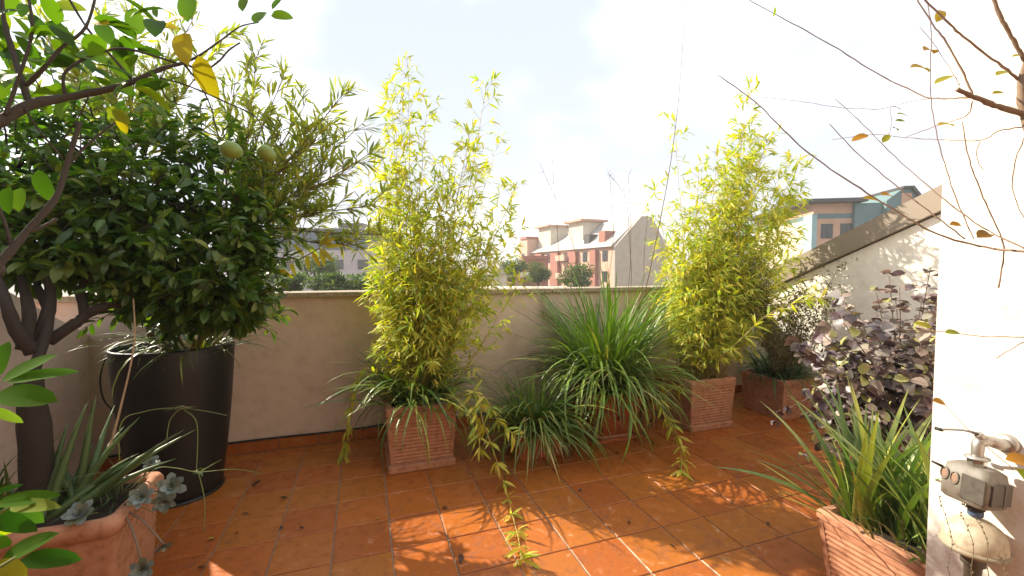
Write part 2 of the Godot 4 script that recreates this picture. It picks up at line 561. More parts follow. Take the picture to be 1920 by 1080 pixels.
# ---------------------------------------------------------------- the town beyond
func facing(p: Vector3, yaw: float) -> Transform3D:
	return Transform3D(Basis(Vector3.UP, yaw), p)
func pane_window(parent: Node3D, w: float, h: float, xf: Transform3D, frame: Material) -> void:   # looks along its own +z
	var f := part(parent, "window", bevel_box(Vector3(w, h, 0.12), 0.02), frame, xf)
	var g := MeshInstance3D.new()
	g.name = "pane"
	g.mesh = bevel_box(Vector3(w - 0.16, h - 0.16, 0.03), 0.004)
	g.material_override = M.glass_dark
	g.position = Vector3(0, 0, 0.056)
	f.add_child(g)
	var b := MeshInstance3D.new()
	b.name = "mullion"
	b.mesh = bevel_box(Vector3(0.06, h - 0.14, 0.04), 0.004)
	b.material_override = frame
	b.position = Vector3(0, 0, 0.075)
	f.add_child(b)
func town() -> void:
	var wallt: Texture2D = M.white_plaster.albedo_texture
	M.glass_dark = mat(lin(0.03, 0.035, 0.04), 0.12)
	M.glass_blue = mat(lin(0.06, 0.085, 0.11), 0.25)
	M.frame_dark = mat(lin(0.06, 0.055, 0.05), 0.5)
	M.cream = tri(mat(lin(0.66, 0.58, 0.45), 0.9), wallt, null, 0.15)
	M.lilac = tri(mat(lin(0.42, 0.36, 0.36), 0.9), wallt, null, 0.15)
	M.peach = tri(mat(lin(0.55, 0.33, 0.22), 0.9), wallt, null, 0.2)
	M.pink = tri(mat(lin(0.60, 0.38, 0.28), 0.9), wallt, null, 0.2)
	M.red_brick = tri(mat(lin(0.36, 0.15, 0.11), 0.9), wallt, null, 0.3)
	M.teal = tri(mat(lin(0.12, 0.20, 0.205), 0.85), wallt, null, 0.2)
	M.teal_pale = tri(mat(lin(0.30, 0.44, 0.44), 0.8), wallt, null, 0.2)
	M.roof_dark = mat(lin(0.05, 0.045, 0.045), 0.6)
	M.roof_pale = tri(mat(lin(0.40, 0.37, 0.34), 0.8), wallt, null, 0.2)
	M.gable = tri(mat(lin(0.42, 0.36, 0.30), 0.9), wallt, null, 0.2)
	var g := single("ground", "", "", slab(Vector3(-500, -14.4, -500), Vector3(500, -14, 500)), tri(mat(lin(0.16, 0.16, 0.13), 0.95), wallt, null, 0.02), Transform3D.IDENTITY, "", "structure")
	g.remove_meta("label")
	# the terrace's own building
	single("terrace_building", "plastered apartment block under the terrace", "building", slab(Vector3(-4.2, -14, WALL_Z - 0.2), Vector3(SIDE_X + 0.25, -0.26, 8)), M.plaster)

	# --- dark glass box over a lilac wall, left of the middle
	var c := at(606, 505, 62)
	var yaw := deg_to_rad(-19.3)
	var t := thing("glass_building", "long low building with a dark glass panelled top storey, beyond the left of the parapet", "building", Vector3(c.x, -14, c.z))
	t.rotation.y = yaw
	part(t, "wall", slab(Vector3(-14, 0, -10), Vector3(8.2, 18.35, 0)), M.lilac)
	part(t, "core", slab(Vector3(-13.9, 18.36, -10), Vector3(8.3, 21.3, 0.05)), M.frame_dark)
	var pan := bevel_box(Vector3(1.06, 1.40, 0.06), 0.02)
	for i in 20:
		for j in 2:
			part(t, "glass_panel", pan, M.glass_blue, move(Vector3(-13.3 + 1.11 * i, 19.1 + 1.46 * j, 0.10)))
	part(t, "roof_edge", slab(Vector3(-14.1, 21.31, -10.1), Vector3(8.5, 21.5, 0.2)), M.roof_pale)
	for i in 5: pane_window(t, 1.5, 1.4, move(Vector3(-8.6 + 3.6 * i, 16.2, 0.03)), M.frame_dark)
	part(t, "roof_housing", slab(Vector3(2.2, 21.51, -4), Vector3(5.5, 22.3, -1)), M.frame_dark)

	# --- pink and red terraced block, middle
	var near := at(1152, 505, 58)
	var far := at(990, 505, 84)
	var along := (far - near)
	along.y = 0
	var L := along.length()
	yaw = atan2(-along.z, along.x)
	t = thing("red_apartment_block", "pink and brick-red apartment block with pale sloping roofs, seen over the fountain grass", "building", Vector3(near.x, -15.3, near.z))
	t.rotation.y = yaw + PI          # own -x runs along the facade to its far end, own +z is the street side
	# heights above the street at the near corner: eye is at 15.5
	part(t, "wall", slab(Vector3(-L, 0, -9), Vector3(0, 19.9, 0)), M.pink)
	part(t, "gable_wall", prism_x([Vector2(0.02, 0), Vector2(-9.02, 0), Vector2(-9.02, 19.9), Vector2(-6.2, 24.2), Vector2(-4.4, 24.2), Vector2(0.02, 19.9)], -0.3, 0.12), M.gable)
	part(t, "roof", prism_x([Vector2(0.5, 19.92), Vector2(-4.4, 24.1), Vector2(-6.2, 24.1), Vector2(-9.3, 19.92)], -L * 0.62, -0.31), M.roof_pale)
	part(t, "roof", prism_x([Vector2(0.5, 19.92), Vector2(-4.4, 23.2), Vector2(-6.2, 23.2), Vector2(-9.3, 19.92)], -L, -L * 0.62 - 0.02), M.roof_pale)
	for q in [[-4.6, 1.5], [-10.5, 2.4], [-16.5, 2.6], [-22.5, 2.4], [-28.0, 1.8]]:
		part(t, "brick_bay", slab(Vector3(q[0] - q[1] / 2, 0, -0.5), Vector3(q[0] + q[1] / 2, 19.6, 0.55)), M.red_brick)
	for q in [-13.4, -25.2]:
		for k in 3: part(t, "balcony", slab(Vector3(q - 1.5, 12.4 + 2.9 * k, 0.01), Vector3(q + 1.5, 13.3 + 2.9 * k, 1.1)), M.pink)
	for x in [-2.2, -7.4, -13.4, -19.5, -25.2]:
		for k in 3: pane_window(t, 1.2, 1.5, move(Vector3(x, 12.9 + 2.9 * k, 0.03)), M.frame_dark)
	part(t, "dormer", slab(Vector3(-4.4, 20.4, -2.4), Vector3(-2.9, 22.3, -0.4)), M.red_brick)
	part(t, "dormer", slab(Vector3(-8.4, 20.4, -2.4), Vector3(-6.9, 22.1, -0.4)), M.roof_dark)
	var ph := part(t, "penthouse", slab(Vector3(-14.5, 20.5, -5), Vector3(-10.0, 24.4, -1.2)), M.cream)
	part(t, "penthouse_roof", slab(Vector3(-15.2, 24.41, -5.6), Vector3(-9.4, 24.75, -0.5)), M.peach)
	part(t, "penthouse", slab(Vector3(-26, 20.5, -5), Vector3(-21, 24.6, -1.2)), M.cream)
	part(t, "penthouse_roof", slab(Vector3(-26.6, 24.61, -5.6), Vector3(-20.4, 24.9, -0.5)), M.peach)
	part(t, "stair_tower", slab(Vector3(-L - 2.2, 0, -6), Vector3(-L + 1.8, 22.6, 1.0)), M.pink)
	part(t, "stair_tower_cap", slab(Vector3(-L - 1.2, 22.61, -5), Vector3(-L + 1.9, 23.1, 1.2)), M.red_brick)
	for k in 3: pane_window(t, 1.1, 1.3, move(Vector3(-L - 0.1, 14.0 + 2.6 * k, 1.04)), M.frame_dark)

	# --- red house with balconies, low, in front of the block
	c = at(1000, 505, 46)
	t = thing("red_balcony_house", "low brick-red house with planted balconies below the pink block", "building", Vector3(c.x, -14, c.z))
	t.rotation.y = deg_to_rad(-19.3)
	part(t, "wall", slab(Vector3(-1.1, 0, -6), Vector3(1.6, 16.6, 0)), M.red_brick)
	part(t, "side_wing", slab(Vector3(-3.4, 0, -6), Vector3(-1.11, 15.9, 0.3)), M.pink)
	part(t, "parapet", slab(Vector3(-1.2, 16.61, -0.25), Vector3(1.7, 16.95, 0.1)), M.red_brick)
	for k in 2:
		part(t, "balcony", slab(Vector3(-3.5, 13.6 + 1.6 * k - 0.5, 0.31), Vector3(0.4, 13.6 + 1.6 * k, 1.2)), M.cream)
		pane_window(t, 0.7, 1.0, move(Vector3(-2.4, 14.5 + 1.3 * k - 1.1, 0.32)), M.frame_dark)
	pane_window(t, 0.6, 0.9, move(Vector3(0.3, 14.6, 0.03)), M.frame_dark)
	single("white_roof_terrace", "pale flat roof terrace edge just above the parapet", "building", slab(Vector3(-4, -14, -3), Vector3(3.2, 0.2, 0)), M.cream, facing(at(1000, 505, 30) * Vector3(1, 0, 1), deg_to_rad(-19.3)))

	# --- small grey-roofed houses between
	for q in [[905, 40.0, 3.6, 1.2, "small cream house with a grey pitched roof behind the left bamboo"], [960, 66.0, 5.0, 1.3, "far small house with a grey pitched roof beside the red house"], [840, 75.0, 7.0, 2.0, "far cream house mostly hidden behind the left bamboo"]]:
		c = at(q[0], 505, q[1])
		t = thing("pitched_house", q[4], "house", Vector3(c.x, -14, c.z), "small pitched-roof houses")
		t.rotation.y = deg_to_rad(-35)
		var hw: float = q[2] / 2
		var hh: float = 14.6 + q[3]
		part(t, "wall", slab(Vector3(-hw, 0, -hw), Vector3(hw, hh - 0.8, hw)), M.cream)
		part(t, "roof", prism_x([Vector2(-hw - 0.3, hh - 0.79), Vector2(hw + 0.3, hh - 0.79), Vector2(0, hh + 0.5)], -hw - 0.2, hw + 0.2), M.roof_pale)
		for s in [-1, 1]: pane_window(t, 0.6, 0.9, move(Vector3(s * hw * 0.5, hh - 1.6, hw + 0.03)), M.frame_dark)

	# --- peach and teal building, right
	c = at(1522, 505, 40)
	t = thing("peach_teal_building", "peach and teal building with a dark flat roof, above the sloping side wall", "building", Vector3(c.x, -14, c.z))
	t.rotation.y = deg_to_rad(-30)     # own +z face is the shaded one with windows, own -x face the sunlit one
	part(t, "wall", slab(Vector3(0, 0, -14), Vector3(3.2, 20.2, 0)), M.peach)
	part(t, "upper_wall", slab(Vector3(0, 20.66, -14), Vector3(3.2, 21.6, 0)), M.peach)
	part(t, "teal_band", slab(Vector3(-0.02, 20.201, -13.9), Vector3(3.2, 20.659, 0.02)), M.teal)
	part(t, "cream_face", slab(Vector3(-0.08, 0, -14.2), Vector3(-0.001, 20.2, -1.6)), M.cream)
	part(t, "corner_pier", slab(Vector3(-0.14, 0, -1.59), Vector3(0.28, 20.64, 0.1)), M.teal_pale)
	part(t, "roof", slab(Vector3(-1.0, 21.61, -14.5), Vector3(4.0, 21.95, 0.9)), M.roof_dark)
	for x in [1.15, 2.75]: pane_window(t, 0.98, 1.35, move(Vector3(x, 19.05, 0.0)), M.frame_dark)
	part(t, "teal_wing", slab(Vector3(3.21, 0, -9), Vector3(5.4, 21.5, 0.4)), M.teal)
	part(t, "teal_gable", prism_z([Vector2(5.41, 0), Vector2(8.0, 0), Vector2(8.0, 21.4), Vector2(7.2, 22.6), Vector2(6.6, 22.6), Vector2(5.41, 21.6)], -8, 0.9), M.teal)
	part(t, "gable_roof", prism_z([Vector2(6.5, 22.61), Vector2(7.2, 22.61), Vector2(8.3, 21.0), Vector2(8.5, 21.15), Vector2(7.3, 22.8), Vector2(6.5, 22.8)], -8.3, 1.2), M.roof_dark)
	part(t, "peach_panel", slab(Vector3(6.5, 18.0, 0.91), Vector3(7.3, 22.2, 0.96)), M.peach)
	part(t, "far_wing", slab(Vector3(8.01, 0, -9), Vector3(16, 21.0, 0.3)), M.roof_pale)
	part(t, "chimney", slab(Vector3(13.2, 21.21, -2), Vector3(14.2, 23.6, -1.5)), M.roof_pale)

	# --- trees and roof-garden shrubs beyond the parapet
	var dark := kinds_of(6, [0.4, 0.6], "oval", 2, [0.2, 0.9], 0.2, [Color(0.055, 0.10, 0.035), Color(0.09, 0.14, 0.05), Color(0.12, 0.16, 0.06)])
	for q in [[590, 508, 26.0, 1.35, 1.15, "round dark green tree in front of the lilac wall"], [505, 520, 24.0, 1.5, 0.9, "spreading grey-green shrub beyond the parapet behind the black planter"], [545, 532, 17.0, 0.6, 0.42, "low dark bush just over the parapet, left of the round tree"], [610, 534, 16.0, 0.7, 0.4, "low bush just over the parapet below the round tree"], [680, 533, 17.0, 1.1, 0.42, "wide pale hedge bush over the parapet beside the left bamboo"], [1010, 512, 36.0, 1.2, 0.9, "small balcony tree in front of the red house"], [965, 500, 34.0, 1.0, 0.7, "leafy shrub on the balcony left of the red house"], [760, 520, 30.0, 2.2, 1.2, "bushy tree behind the left bamboo"], [1085, 520, 30.0, 1.6, 1.0, "low tree behind the fountain grass"]]:
		far_tree(at(q[0], q[1], q[2]), q[3], q[4], q[5], dark)

func prism_z(poly: Array, za: float, zb: float) -> ArrayMesh:   # polygon of (x, y), extruded along z
	var st := SurfaceTool.new()
	st.begin(Mesh.PRIMITIVE_TRIANGLES)
	st.set_smooth_group(-1)
	var idx := Geometry2D.triangulate_polygon(PackedVector2Array(poly))
	for k in range(0, idx.size(), 3):
		for q in [[za, [0, 1, 2]], [zb, [0, 2, 1]]]:
			for s in q[1]: st.add_vertex(Vector3(poly[idx[k + s]].x, poly[idx[k + s]].y, q[0]))
	for i in poly.size():
		var j := (i + 1) % poly.size()
		var a := Vector3(poly[i].x, poly[i].y, zb)
		var b := Vector3(poly[j].x, poly[j].y, zb)
		var c := Vector3(poly[j].x, poly[j].y, za)
		var d := Vector3(poly[i].x, poly[i].y, za)
		for v in [a, c, b, a, d, c]: st.add_vertex(v)
	st.generate_normals()
	return st.commit()
func far_tree(p: Vector3, rx: float, ry: float, label: String, kinds: Array) -> void:
	var t := thing("garden_tree", label, "tree", Vector3(p.x, -14, p.z), "trees and bushes beyond the parapet")
	var st := new_st()
	var top := p.y + 14.0
	tube_into(st, spline([Vector3.ZERO, Vector3(rf(-0.2, 0.2), top * 0.6, rf(-0.2, 0.2)), Vector3(0, top, 0)]), taper(9, 0.22, 0.06), 7)
	for i in 7:
		var d := Vector3(rf(-1, 1) * rx, rf(-0.3, 0.8) * ry, rf(-1, 1) * rx)
		tube_into(st, [Vector3(0, top - ry, 0), Vector3(0, top - ry * 0.5, 0) + d * 0.5, Vector3(0, top, 0) + d * 0.85], [0.06, 0.035, 0.01], 5)
	part(t, "trunk", done(st), M.bark_dark)
	var lobes := []
	for i in 9: lobes.append([p + Vector3(rf(-0.6, 0.6) * rx, rf(-0.5, 0.6) * ry, rf(-0.6, 0.6) * rx), rf(0.35, 0.6)])
	var leaves := []
	for i in 2200:
		var l: Array = lobes[rng.randi_range(0, 8)]
		var d := rdir()
		var q: Vector3 = l[0] + d * Vector3(rx, ry, rx) * l[1] * pow(rng.randf(), 0.4)
		leaves.append([leaf_xf(q, (d + rdir() * 0.8 + Vector3(0, -0.2, 0)), rdir() + Vector3.UP, rf(0.10, 0.2) * (0.6 + rx * 0.4)), rng.randi_range(0, 5)])
	emit(t, leaves, kinds, M.leaf_soft, 0, "leaf", "crown")

# ---------------------------------------------------------------- pots
func ribbed_pot(label: String, pos: Vector3, w: float, d: float, h: float, m: Material, group: String, ribs := 15) -> Node3D:
	var t := thing("ribbed_pot", label, "flower pot", pos, group)
	var rings := []
	var low := 0.86
	var body := h * 0.86
	for i in ribs * 4 + 1:
		var u := float(i) / (ribs * 4)
		var y := u * body
		var k := lerpf(low, 0.965, u)
		var edge := u < 0.08 or u > 0.90
		var out := 0.0 if edge else 0.0045 * (0.5 + 0.5 * cos(TAU * (i % 4) / 4.0)) - 0.003
		rings.append(ring_round(w / 2 * k + out, d / 2 * k + out, 0.015, y, 2))
	part(t, "body", loft(rings, false, true, false), m)
	var inner := 0.80
	part(t, "rim", loft([ring_round(w / 2 * 0.95, d / 2 * 0.95, 0.02, body - 0.001, 3), ring_round(w / 2, d / 2, 0.022, body + 0.006, 3), ring_round(w / 2, d / 2, 0.022, h - 0.012, 3), ring_round(w / 2 - 0.012, d / 2 - 0.012, 0.02, h, 3), ring_round(w / 2 - 0.04, d / 2 - 0.04, 0.02, h, 3), ring_round(w / 2 - 0.05, d / 2 - 0.05, 0.02, h - 0.012, 3), ring_round(w / 2 - 0.055, d / 2 - 0.055, 0.02, h - 0.09, 3)], false, false, false), m)
	for sx in [-1, 1]:
		for sz in [-1, 1]:
			var st := new_st()
			st.set_smooth_group(-1)
			var r := 0.028
			var lo := []
			var hi := []
			for q in [[low, 0.002, lo], [0.965, body - 0.004, hi]]:
				var cx: float = sx * (w / 2 * q[0] + 0.0025)
				var cz: float = sz * (d / 2 * q[0] + 0.0025)
				q[2].append_array([Vector3(cx - sx * r, q[1], cz), Vector3(cx - sx * 0.006, q[1], cz), Vector3(cx, q[1], cz - sz * 0.006), Vector3(cx, q[1], cz - sz * r)])
			for i in 3:
				var q4 := [lo[i], lo[i + 1], hi[i + 1], lo[i], hi[i + 1], hi[i]]
				if sx * sz < 0: q4.reverse()
				for v in q4: st.add_vertex(v)
			part(t, "corner_post", done(st), m)
	part(t, "soil", lumpy(w / 2 - 0.05, d / 2 - 0.05, h - 0.035), M.soil)
	return t
func lumpy(hx: float, hz: float, y: float) -> ArrayMesh:
	var st := new_st()
	var n := 8
	var g := []
	for i in n + 1:
		for j in n + 1: g.append(Vector3(lerpf(-hx, hx, i / float(n)), y + rf(-0.012, 0.018), lerpf(-hz, hz, j / float(n))))
	for i in n:
		for j in n:
			var a := i * (n + 1) + j
			for k in [a, a + n + 1, a + n + 2, a, a + n + 2, a + 1]: st.add_vertex(g[k])
	return done(st)
func saucer(label: String, pos: Vector3, w: float, d: float, h: float, m: Material) -> void:
	single("pot_saucer", label, "saucer", loft([ring_round(w / 2 - 0.01, d / 2 - 0.01, 0.012, 0, 2), ring_round(w / 2, d / 2, 0.015, 0.006, 2), ring_round(w / 2, d / 2, 0.015, h - 0.005, 2), ring_round(w / 2 - 0.006, d / 2 - 0.006, 0.012, h, 2), ring_round(w / 2 - 0.02, d / 2 - 0.02, 0.012, h, 2), ring_round(w / 2 - 0.025, d / 2 - 0.025, 0.012, 0.016, 2)], false), m, move(pos), "saucers under the pots")

var P1 := Vector3.ZERO
var P2 := Vector3.ZERO
var P3 := Vector3.ZERO
var P4 := Vector3.ZERO
var P5 := Vector3.ZERO
var P6 := Vector3.ZERO
var PB := Vector3.ZERO
var PT := Vector3.ZERO
var PR := Vector3.ZERO
func pots() -> void:
	# front left corner of each saucer read from the picture, pots stand square to the parapet
	var c := on_y(728, 892)
	P1 = Vector3(c.x + 0.25, 0, c.z - 0.25)
	saucer("terracotta saucer under the ribbed pot at the middle of the parapet", P1, 0.50, 0.50, 0.055, M.clay)
	ribbed_pot("ribbed square terracotta pot holding the left yellow bamboo", P1 + Vector3(0, 0.018, 0), 0.53, 0.50, 0.47, M.clay, "ribbed terracotta pots")
	c = on_y(1292, 812)
	P3 = Vector3(c.x + 0.27, 0, c.z - 0.25)
	saucer("terracotta saucer under the ribbed pot of the right bamboo", P3, 0.50, 0.52, 0.055, M.clay)
	ribbed_pot("ribbed square terracotta pot holding the right yellow bamboo", P3 + Vector3(0, 0.018, 0), 0.54, 0.54, 0.46, M.clay, "ribbed terracotta pots")
	c = on_y(1470, 792)
	P4 = Vector3(c.x + 0.22, 0, c.z - 0.26)
	ribbed_pot("ribbed terracotta pot in the corner beside the purple shrub", P4 + Vector3(0, 0.002, 0), 0.46, 0.52, 0.40, M.clay, "ribbed terracotta pots")
	# smooth deep orange pot with a saucer
	c = on_y(1120, 836)
	P2 = Vector3(c.x + 0.22, 0, c.z - 0.24)
	saucer("low dark terracotta saucer under the smooth orange pot", P2, 0.46, 0.48, 0.035, M.clay_deep)
	var t := thing("smooth_pot", "smooth tapered orange terracotta pot under the big fountain grass", "flower pot", P2 + Vector3(0, 0.018, 0))
	part(t, "body", loft([ring_round(0.16, 0.17, 0.07, 0, 5), ring_round(0.172, 0.182, 0.08, 0.02, 5), ring_round(0.215, 0.225, 0.09, 0.17, 5), ring_round(0.25, 0.262, 0.09, 0.31, 5), ring_round(0.262, 0.275, 0.09, 0.37, 5)], true, true, false), M.clay_deep)
	part(t, "rim", loft([ring_round(0.262, 0.275, 0.09, 0.365, 5), ring_round(0.282, 0.295, 0.1, 0.375, 5), ring_round(0.288, 0.30, 0.1, 0.40, 5), ring_round(0.283, 0.295, 0.1, 0.42, 5), ring_round(0.262, 0.275, 0.09, 0.425, 5), ring_round(0.25, 0.263, 0.09, 0.40, 5), ring_round(0.245, 0.258, 0.09, 0.33, 5)], true, false, false), M.clay_deep)
	part(t, "foot_ring", loft([ring_round(0.178, 0.188, 0.07, 0.001, 4), ring_round(0.185, 0.195, 0.07, 0.006, 4), ring_round(0.185, 0.195, 0.07, 0.022, 4), ring_round(0.176, 0.186, 0.07, 0.028, 4)], true), M.clay)
	part(t, "soil", lumpy(0.22, 0.23, 0.385), M.soil)
	# small pot
	c = on_y(1050, 846)
	P5 = Vector3(c.x - 0.20, 0, c.z - 0.06)
	t = thing("small_trough", "small low terracotta trough almost hidden by drooping grass", "flower pot", P5)
	part(t, "body", loft([ring_round(0.19, 0.13, 0.03, 0.0, 3), ring_round(0.215, 0.15, 0.03, 0.16, 3), ring_round(0.23, 0.165, 0.035, 0.165, 3), ring_round(0.232, 0.167, 0.035, 0.195, 3), ring_round(0.22, 0.155, 0.03, 0.2, 3), ring_round(0.20, 0.135, 0.03, 0.2, 3), ring_round(0.195, 0.13, 0.03, 0.15, 3)], false, true, false), M.clay_deep)
	part(t, "soil", lumpy(0.19, 0.125, 0.175), M.soil)
	# tall black planter
	PB = Vector3(-1.19, 0, -3.42)
	t = thing("black_planter", "tall round matt black planter at the left", "planter", PB)
	var prof := [[0.20, 0.0], [0.235, 0.012], [0.247, 0.05], [0.274, 0.25], [0.296, 0.45], [0.314, 0.65], [0.328, 0.85], [0.336, 0.99], [0.332, 1.0], [0.318, 1.0], [0.312, 0.99], [0.305, 0.86]]
	var rings := []
	for q in prof: rings.append(ring_circle(q[0], q[1], 64))
	part(t, "shell", loft(rings, true, true, false), M.black_pot)
	part(t, "foot_plate", loft([ring_circle(0.25, 0.001, 48), ring_circle(0.255, 0.01, 48), ring_circle(0.235, 0.018, 48)], true), M.black_pot)
	var soil := lumpy(0.21, 0.21, 0.93)
	part(t, "soil", soil, M.soil)
	# left trough with rounded lip
	PT = Vector3(-1.40, 0, -2.45)
	t = thing("rounded_trough", "weathered terracotta trough with a rounded lip in the left foreground", "planter", PT)
	part(t, "body", loft([ring_round(0.36, 0.20, 0.03, 0, 4), ring_round(0.365, 0.205, 0.035, 0.02, 4), ring_round(0.385, 0.225, 0.035, 0.38, 4)], true, true, false), M.clay)
	part(t, "lip", loft([ring_round(0.383, 0.223, 0.035, 0.36, 5), ring_round(0.398, 0.238, 0.045, 0.372, 5), ring_round(0.408, 0.248, 0.05, 0.395, 5), ring_round(0.408, 0.248, 0.05, 0.42, 5), ring_round(0.398, 0.238, 0.05, 0.442, 5), ring_round(0.38, 0.22, 0.045, 0.45, 5), ring_round(0.362, 0.202, 0.04, 0.442, 5), ring_round(0.352, 0.192, 0.035, 0.42, 5), ring_round(0.35, 0.19, 0.035, 0.36, 5)], true, false, false), M.clay)
	part(t, "soil", lumpy(0.345, 0.185, 0.41), M.soil)
	# right trough
	c = on_y(1527, 952, 0.33)
	PR = Vector3(c.x + 0.2, 0, c.z + 0.36)
	ribbed_pot("long ribbed terracotta trough in the sun at the bottom right", PR + Vector3(0, 0.002, 0), 0.40, 0.72, 0.33, M.clay, "ribbed terracotta pots", 11)
	# pot of the purple shrub
	P6 = Vector3(3.42, 0, -1.8)
	ribbed_pot("ribbed terracotta pot hidden under the purple shrub", P6 + Vector3(0, 0.002, 0), 0.46, 0.46, 0.40, M.clay, "ribbed terracotta pots")

# ---------------------------------------------------------------- plant builders
# a tuft of leaves round the end of a twig
func tuft(leaves: Array, p: Vector3, dir: Vector3, n: int, spread: float, droop: float, size: Array, kinds: int, back := 0.0, first := 0) -> void:
	for i in n:
		var side := rdir()
		side = (side - dir * side.dot(dir)).normalized()
		var k := float(i) / maxi(n, 1)
		var d := (dir * (1.0 - spread * 0.55) + side * spread * rf(0.55, 1.1) + Vector3.DOWN * droop * rf(0.4, 1.3)).normalized()
		leaves.append([leaf_xf(p - dir * back * k, d, Vector3.UP * 0.8 + rdir() * 0.55, rf(size[0], size[1])), first + rng.randi_range(0, kinds - 1)])
func bezier(a: Vector3, b: Vector3, c: Vector3, n: int) -> Array:
	var out := []
	for i in n + 1:
		var t := float(i) / n
		out.append(a.lerp(b, t).lerp(b.lerp(c, t), t))
	return out
# one bamboo cane from root to tip with side twigs and leaves
func cane(plant: Node3D, leaves: Array, root: Vector3, tip: Vector3, bare: float, radius: float, reach: float, dense: int, size: Array, kinds: int, droop := 0.45) -> void:
	var rise := tip - root
	var mid := root + Vector3(rise.x * 0.6, rise.y * 0.55, rise.z * 0.6)
	var n := maxi(int(root.distance_to(tip) / 0.075), 6)
	var pts := bezier(root, mid, tip, n)
	for i in range(1, pts.size()): pts[i] += rdir() * 0.006
	var st := new_st()
	tube_into(st, local(pts, plant.position), taper(pts.size(), radius, radius * 0.3), 5)
	for i in range(1, pts.size()):
		var t := float(i) / n
		if t < bare: continue
		var dir: Vector3 = (pts[i] - pts[i - 1]).normalized()
		var many := dense + (1 if t < 0.6 or t > 0.93 else 0)
		for k in many:
			var a := rf(0, TAU)
			var out := Vector3(cos(a), rf(0.15, 0.8), sin(a)).normalized()
			var len := reach * rf(0.3, 1.0) * (1.05 - 0.72 * pow(t, 1.6)) * (0.5 + 0.5 * smoothstep(bare, bare + 0.25, t))
			var e: Vector3 = pts[i] + out * len + dir * len * 0.35 + Vector3.DOWN * len * len * 0.8
			tube_into(st, local([pts[i], (pts[i] + e) * 0.5 + Vector3.UP * len * 0.06, e], plant.position), [radius * 0.28, radius * 0.2, radius * 0.1], 3)
			tuft(leaves, e, (e - pts[i]).normalized(), rng.randi_range(4, 7), 0.62, droop, size, kinds, len * 0.3)
			if len > 0.12: tuft(leaves, pts[i].lerp(e, 0.55), (e - pts[i]).normalized(), rng.randi_range(2, 4), 0.8, droop, size, kinds, len * 0.2)
	tuft(leaves, tip, (tip - pts[-2]).normalized(), 4, 0.45, droop * 0.5, size, kinds, 0.03)
	part(plant, "cane", done(st), M.cane)
# a shoot that follows given points with a tuft at every step
func trailing_shoot(plant: Node3D, leaves: Array, pts: Array, radius: float, size: Array, kinds: int, every: int, per: int, droop: float, spread := 0.75) -> void:
	var p := spline(pts, 5)
	part(plant, "trailing_shoot", tube(local(p, plant.position), radius, radius * 0.5, 5), M.cane)
	for i in range(2, p.size(), every):
		var dir: Vector3 = (p[i] - p[i - 1]).normalized()
		tuft(leaves, p[i], dir, per, spread, droop, size, kinds, 0.03)
# grass: blades rooted in an area, each a curved strap
func blades(leaves: Array, centre: Vector3, hx: float, hz: float, n: int, size: Array, tilt: Array, kinds: int, lean := Vector3.ZERO, first := 0) -> void:
	for i in n:
		var a := rf(0, TAU)
		var r := sqrt(rng.randf())
		var p := centre + Vector3(cos(a) * r * hx, rf(-0.015, 0.01), sin(a) * r * hz)
		var b := a + rng.randfn() * 0.75
		var out := Vector3(cos(b), 0, sin(b))
		var k := lerpf(tilt[0], tilt[1], pow(rng.randf(), 0.8)) * (0.45 + 0.55 * r)
		var d := (Vector3.UP * cos(k) + out * sin(k) + lean).normalized()
		var up := (Vector3.UP * sin(k) - out * cos(k))       # the blade's upper face looks inwards, it bends outwards
		leaves.append([leaf_xf(p, d, -up * -1.0 + rdir() * 0.45, rf(size[0], size[1]) * (0.75 if rng.randf() < 0.3 else 1.0)), first + rng.randi_range(0, kinds - 1)])
func soil_plant(called: String, label: String, category: String, p: Vector3, group := "") -> Node3D:
	return thing(called, label, category, p, group)

